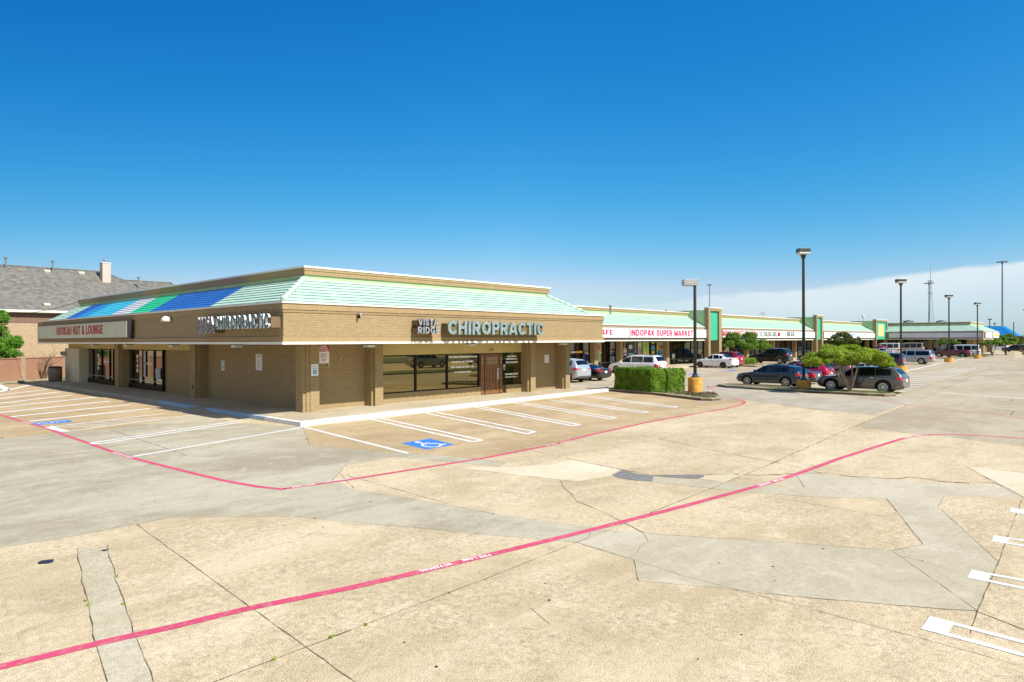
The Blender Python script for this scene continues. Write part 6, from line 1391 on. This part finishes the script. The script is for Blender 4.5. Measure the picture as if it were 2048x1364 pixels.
car('sedan', C_['black2'], (1640,738.5), 'dark car roof showing between crimson car and lime crown', 1607, 717.5, tail='mid')
car('boxy', C_['purple'], (1784,736.3), 'dark purple boxy car behind the third lamp post', 1738, 706.4, hd=HD, tail='tall', sx=1.05)
car('wagon', C_['gold'], (1842.3,728.9), 'long silver grey wagon with tinted windows and tow bar', 1795, 700.6, hd=HD, tail='block', rails=2)
# the row nosed in to the strip
car('suv', C_['silver'], (1134.5,765), 'silver crossover seen from behind beside the corner building pier', None, 718.5, hd=HM, sx=.9, clad=True, tail='mid')
car('sedan', C_['black'], (1175.5,761.5), 'black saloon with red wedge taillights left of the hedge', None, 727.5, hd=HM, sx=1.02, spokes=11, tail='mid')
car('minivan', C_['white'], (1293,748.5), 'white minivan parked behind the clipped hedge', 1232.5, 711.3, hd=HM, tail='block', name='parked_van', cat='minivan', rails=2)
car('sedan', C_['white'], (1446,736.5), 'white saloon with rear spoiler and dark wheels by the accessible bay', 1400, 709, hd=HM, rim='rimdk', spoiler=True, tail='mid')
car('hatch', C_['red'], (1462,734.8), 'dark red crossover beside the white saloon', None, 703.6, hd=HM, sx=.98, tail='tall')
car('suv', C_['black'], (1559.6,727.4), 'black crossover with chrome window line left of the small shrub row', 1511, 697.2, hd=HM, spokes=10, rails=2, tail='mid')
car('sedan', C_['black2'], (1640,721), 'black car mostly hidden behind the lime crown, one pale wheel showing', 1612, 704.5, hd=HM, spokes=12)
car('hatch', C_['crimson'], (1763,709.8), 'crimson car beside the white passenger van before the third tower', 1741, 692, hd=HM, tail='tall')
car('sedan', C_['silver2'], (1773,712), 'silver saloon with pink taillights right of the far crimson car', None, 696.5, hd=HM, tail='mid')
car('van', C_['white'], (1785.5,709), 'white passenger van parked before the third green tower', 1757, 686.8, hd=HM, tail='block', name='parked_van', cat='van')
car('van', C_['tan'], (1832,708.5), 'beige passenger van in the shade of the far wing', 1806, 685.3, hd=HM, tail='block', name='parked_van', cat='van')
car('pickup', C_['maroon'], (1925,715.4), 'maroon pickup truck in front of the white van', 1881, 691.3, hd=HD, tail='block', name='pickup_truck', cat='pickup')
car('van', C_['white'], (1941,713.6), 'white passenger van behind the maroon pickup', 1906, 690, hd=HM, tail='block', name='parked_van', cat='van')
car('suv', C_['black2'], (2042,704), 'black estate car under the trees at the right edge', 2011, 690, hd=Vector((.3,.95,0)).normalized(), tail='mid')
car('suv', C_['white'], (2007,702), 'white car glimpsed beneath the corner trees', 1990, 689.5, hd=HM, tail='mid')
# cars across the road edge that the front windows mirror
make_car('suv', C_['gold'], (50,-7.5,0), Vector((1,.1,0)).normalized(), 'grey crossover mirrored in the upper part of the front windows', 1, 1)
make_car('sedan', C_['black'], (38,-9,0), Vector((1,.1,0)).normalized(), 'dark car mirrored in the upper left of the front windows', 1, 1)
make_car('wagon', C_['gold'], (61,-9,0), Vector((1,.1,0)).normalized(), 'grey wagon mirrored in the front windows near the oak door', 1, 1)
# a bicycle leaning on the pier behind the minivan
pq = G(1331.5, 734.8, .15); R_ = thing('bicycle', tuple(pq), 'dark bicycle leaning against the brick pier behind the white minivan', 'bicycle', None, False, math.radians(20))
for k, xx in enumerate((-.52,.52)):
    mb = MB(); n = 20
    mb.tube([(xx+.33*math.cos(6.2832*i/n), 0, .34+.33*math.sin(6.2832*i/n)) for i in range(n+1)], .022, 6)
    for i in range(6): a = math.pi*i/6; mb.tube([(xx-.32*math.cos(a),0,.34-.32*math.sin(a)),(xx+.32*math.cos(a),0,.34+.32*math.sin(a))], .004, 4)
    mb.build('wheel', M['tyre'], R_)
mb = MB()
for a, b in (((-.52,.34),(-.15,.36)),((-.15,.36),(-.27,.80)),((-.52,.34),(-.25,.72)),((-.15,.36),(.35,.78)),((-.26,.76),(.36,.86)),((.52,.34),(.34,.92))): mb.tube([(a[0],0,a[1]),(b[0],0,b[1])], .02, 6)
mb.build('frame', M['rimdk'], R_)
mb = MB(); mb.obox((-.29,0,.84), X_, Y_, Z_, .13, .06, .025); mb.build('saddle', M['black'], R_)
mb = MB(); mb.tube([(.34,0,.92),(.30,0,1.0)], .016, 6); mb.tube([(.30,-.26,1.0),(.30,.26,1.0)], .016, 6); mb.build('handlebar', M['galv'], R_)
print('scene built', len(bpy.data.objects))
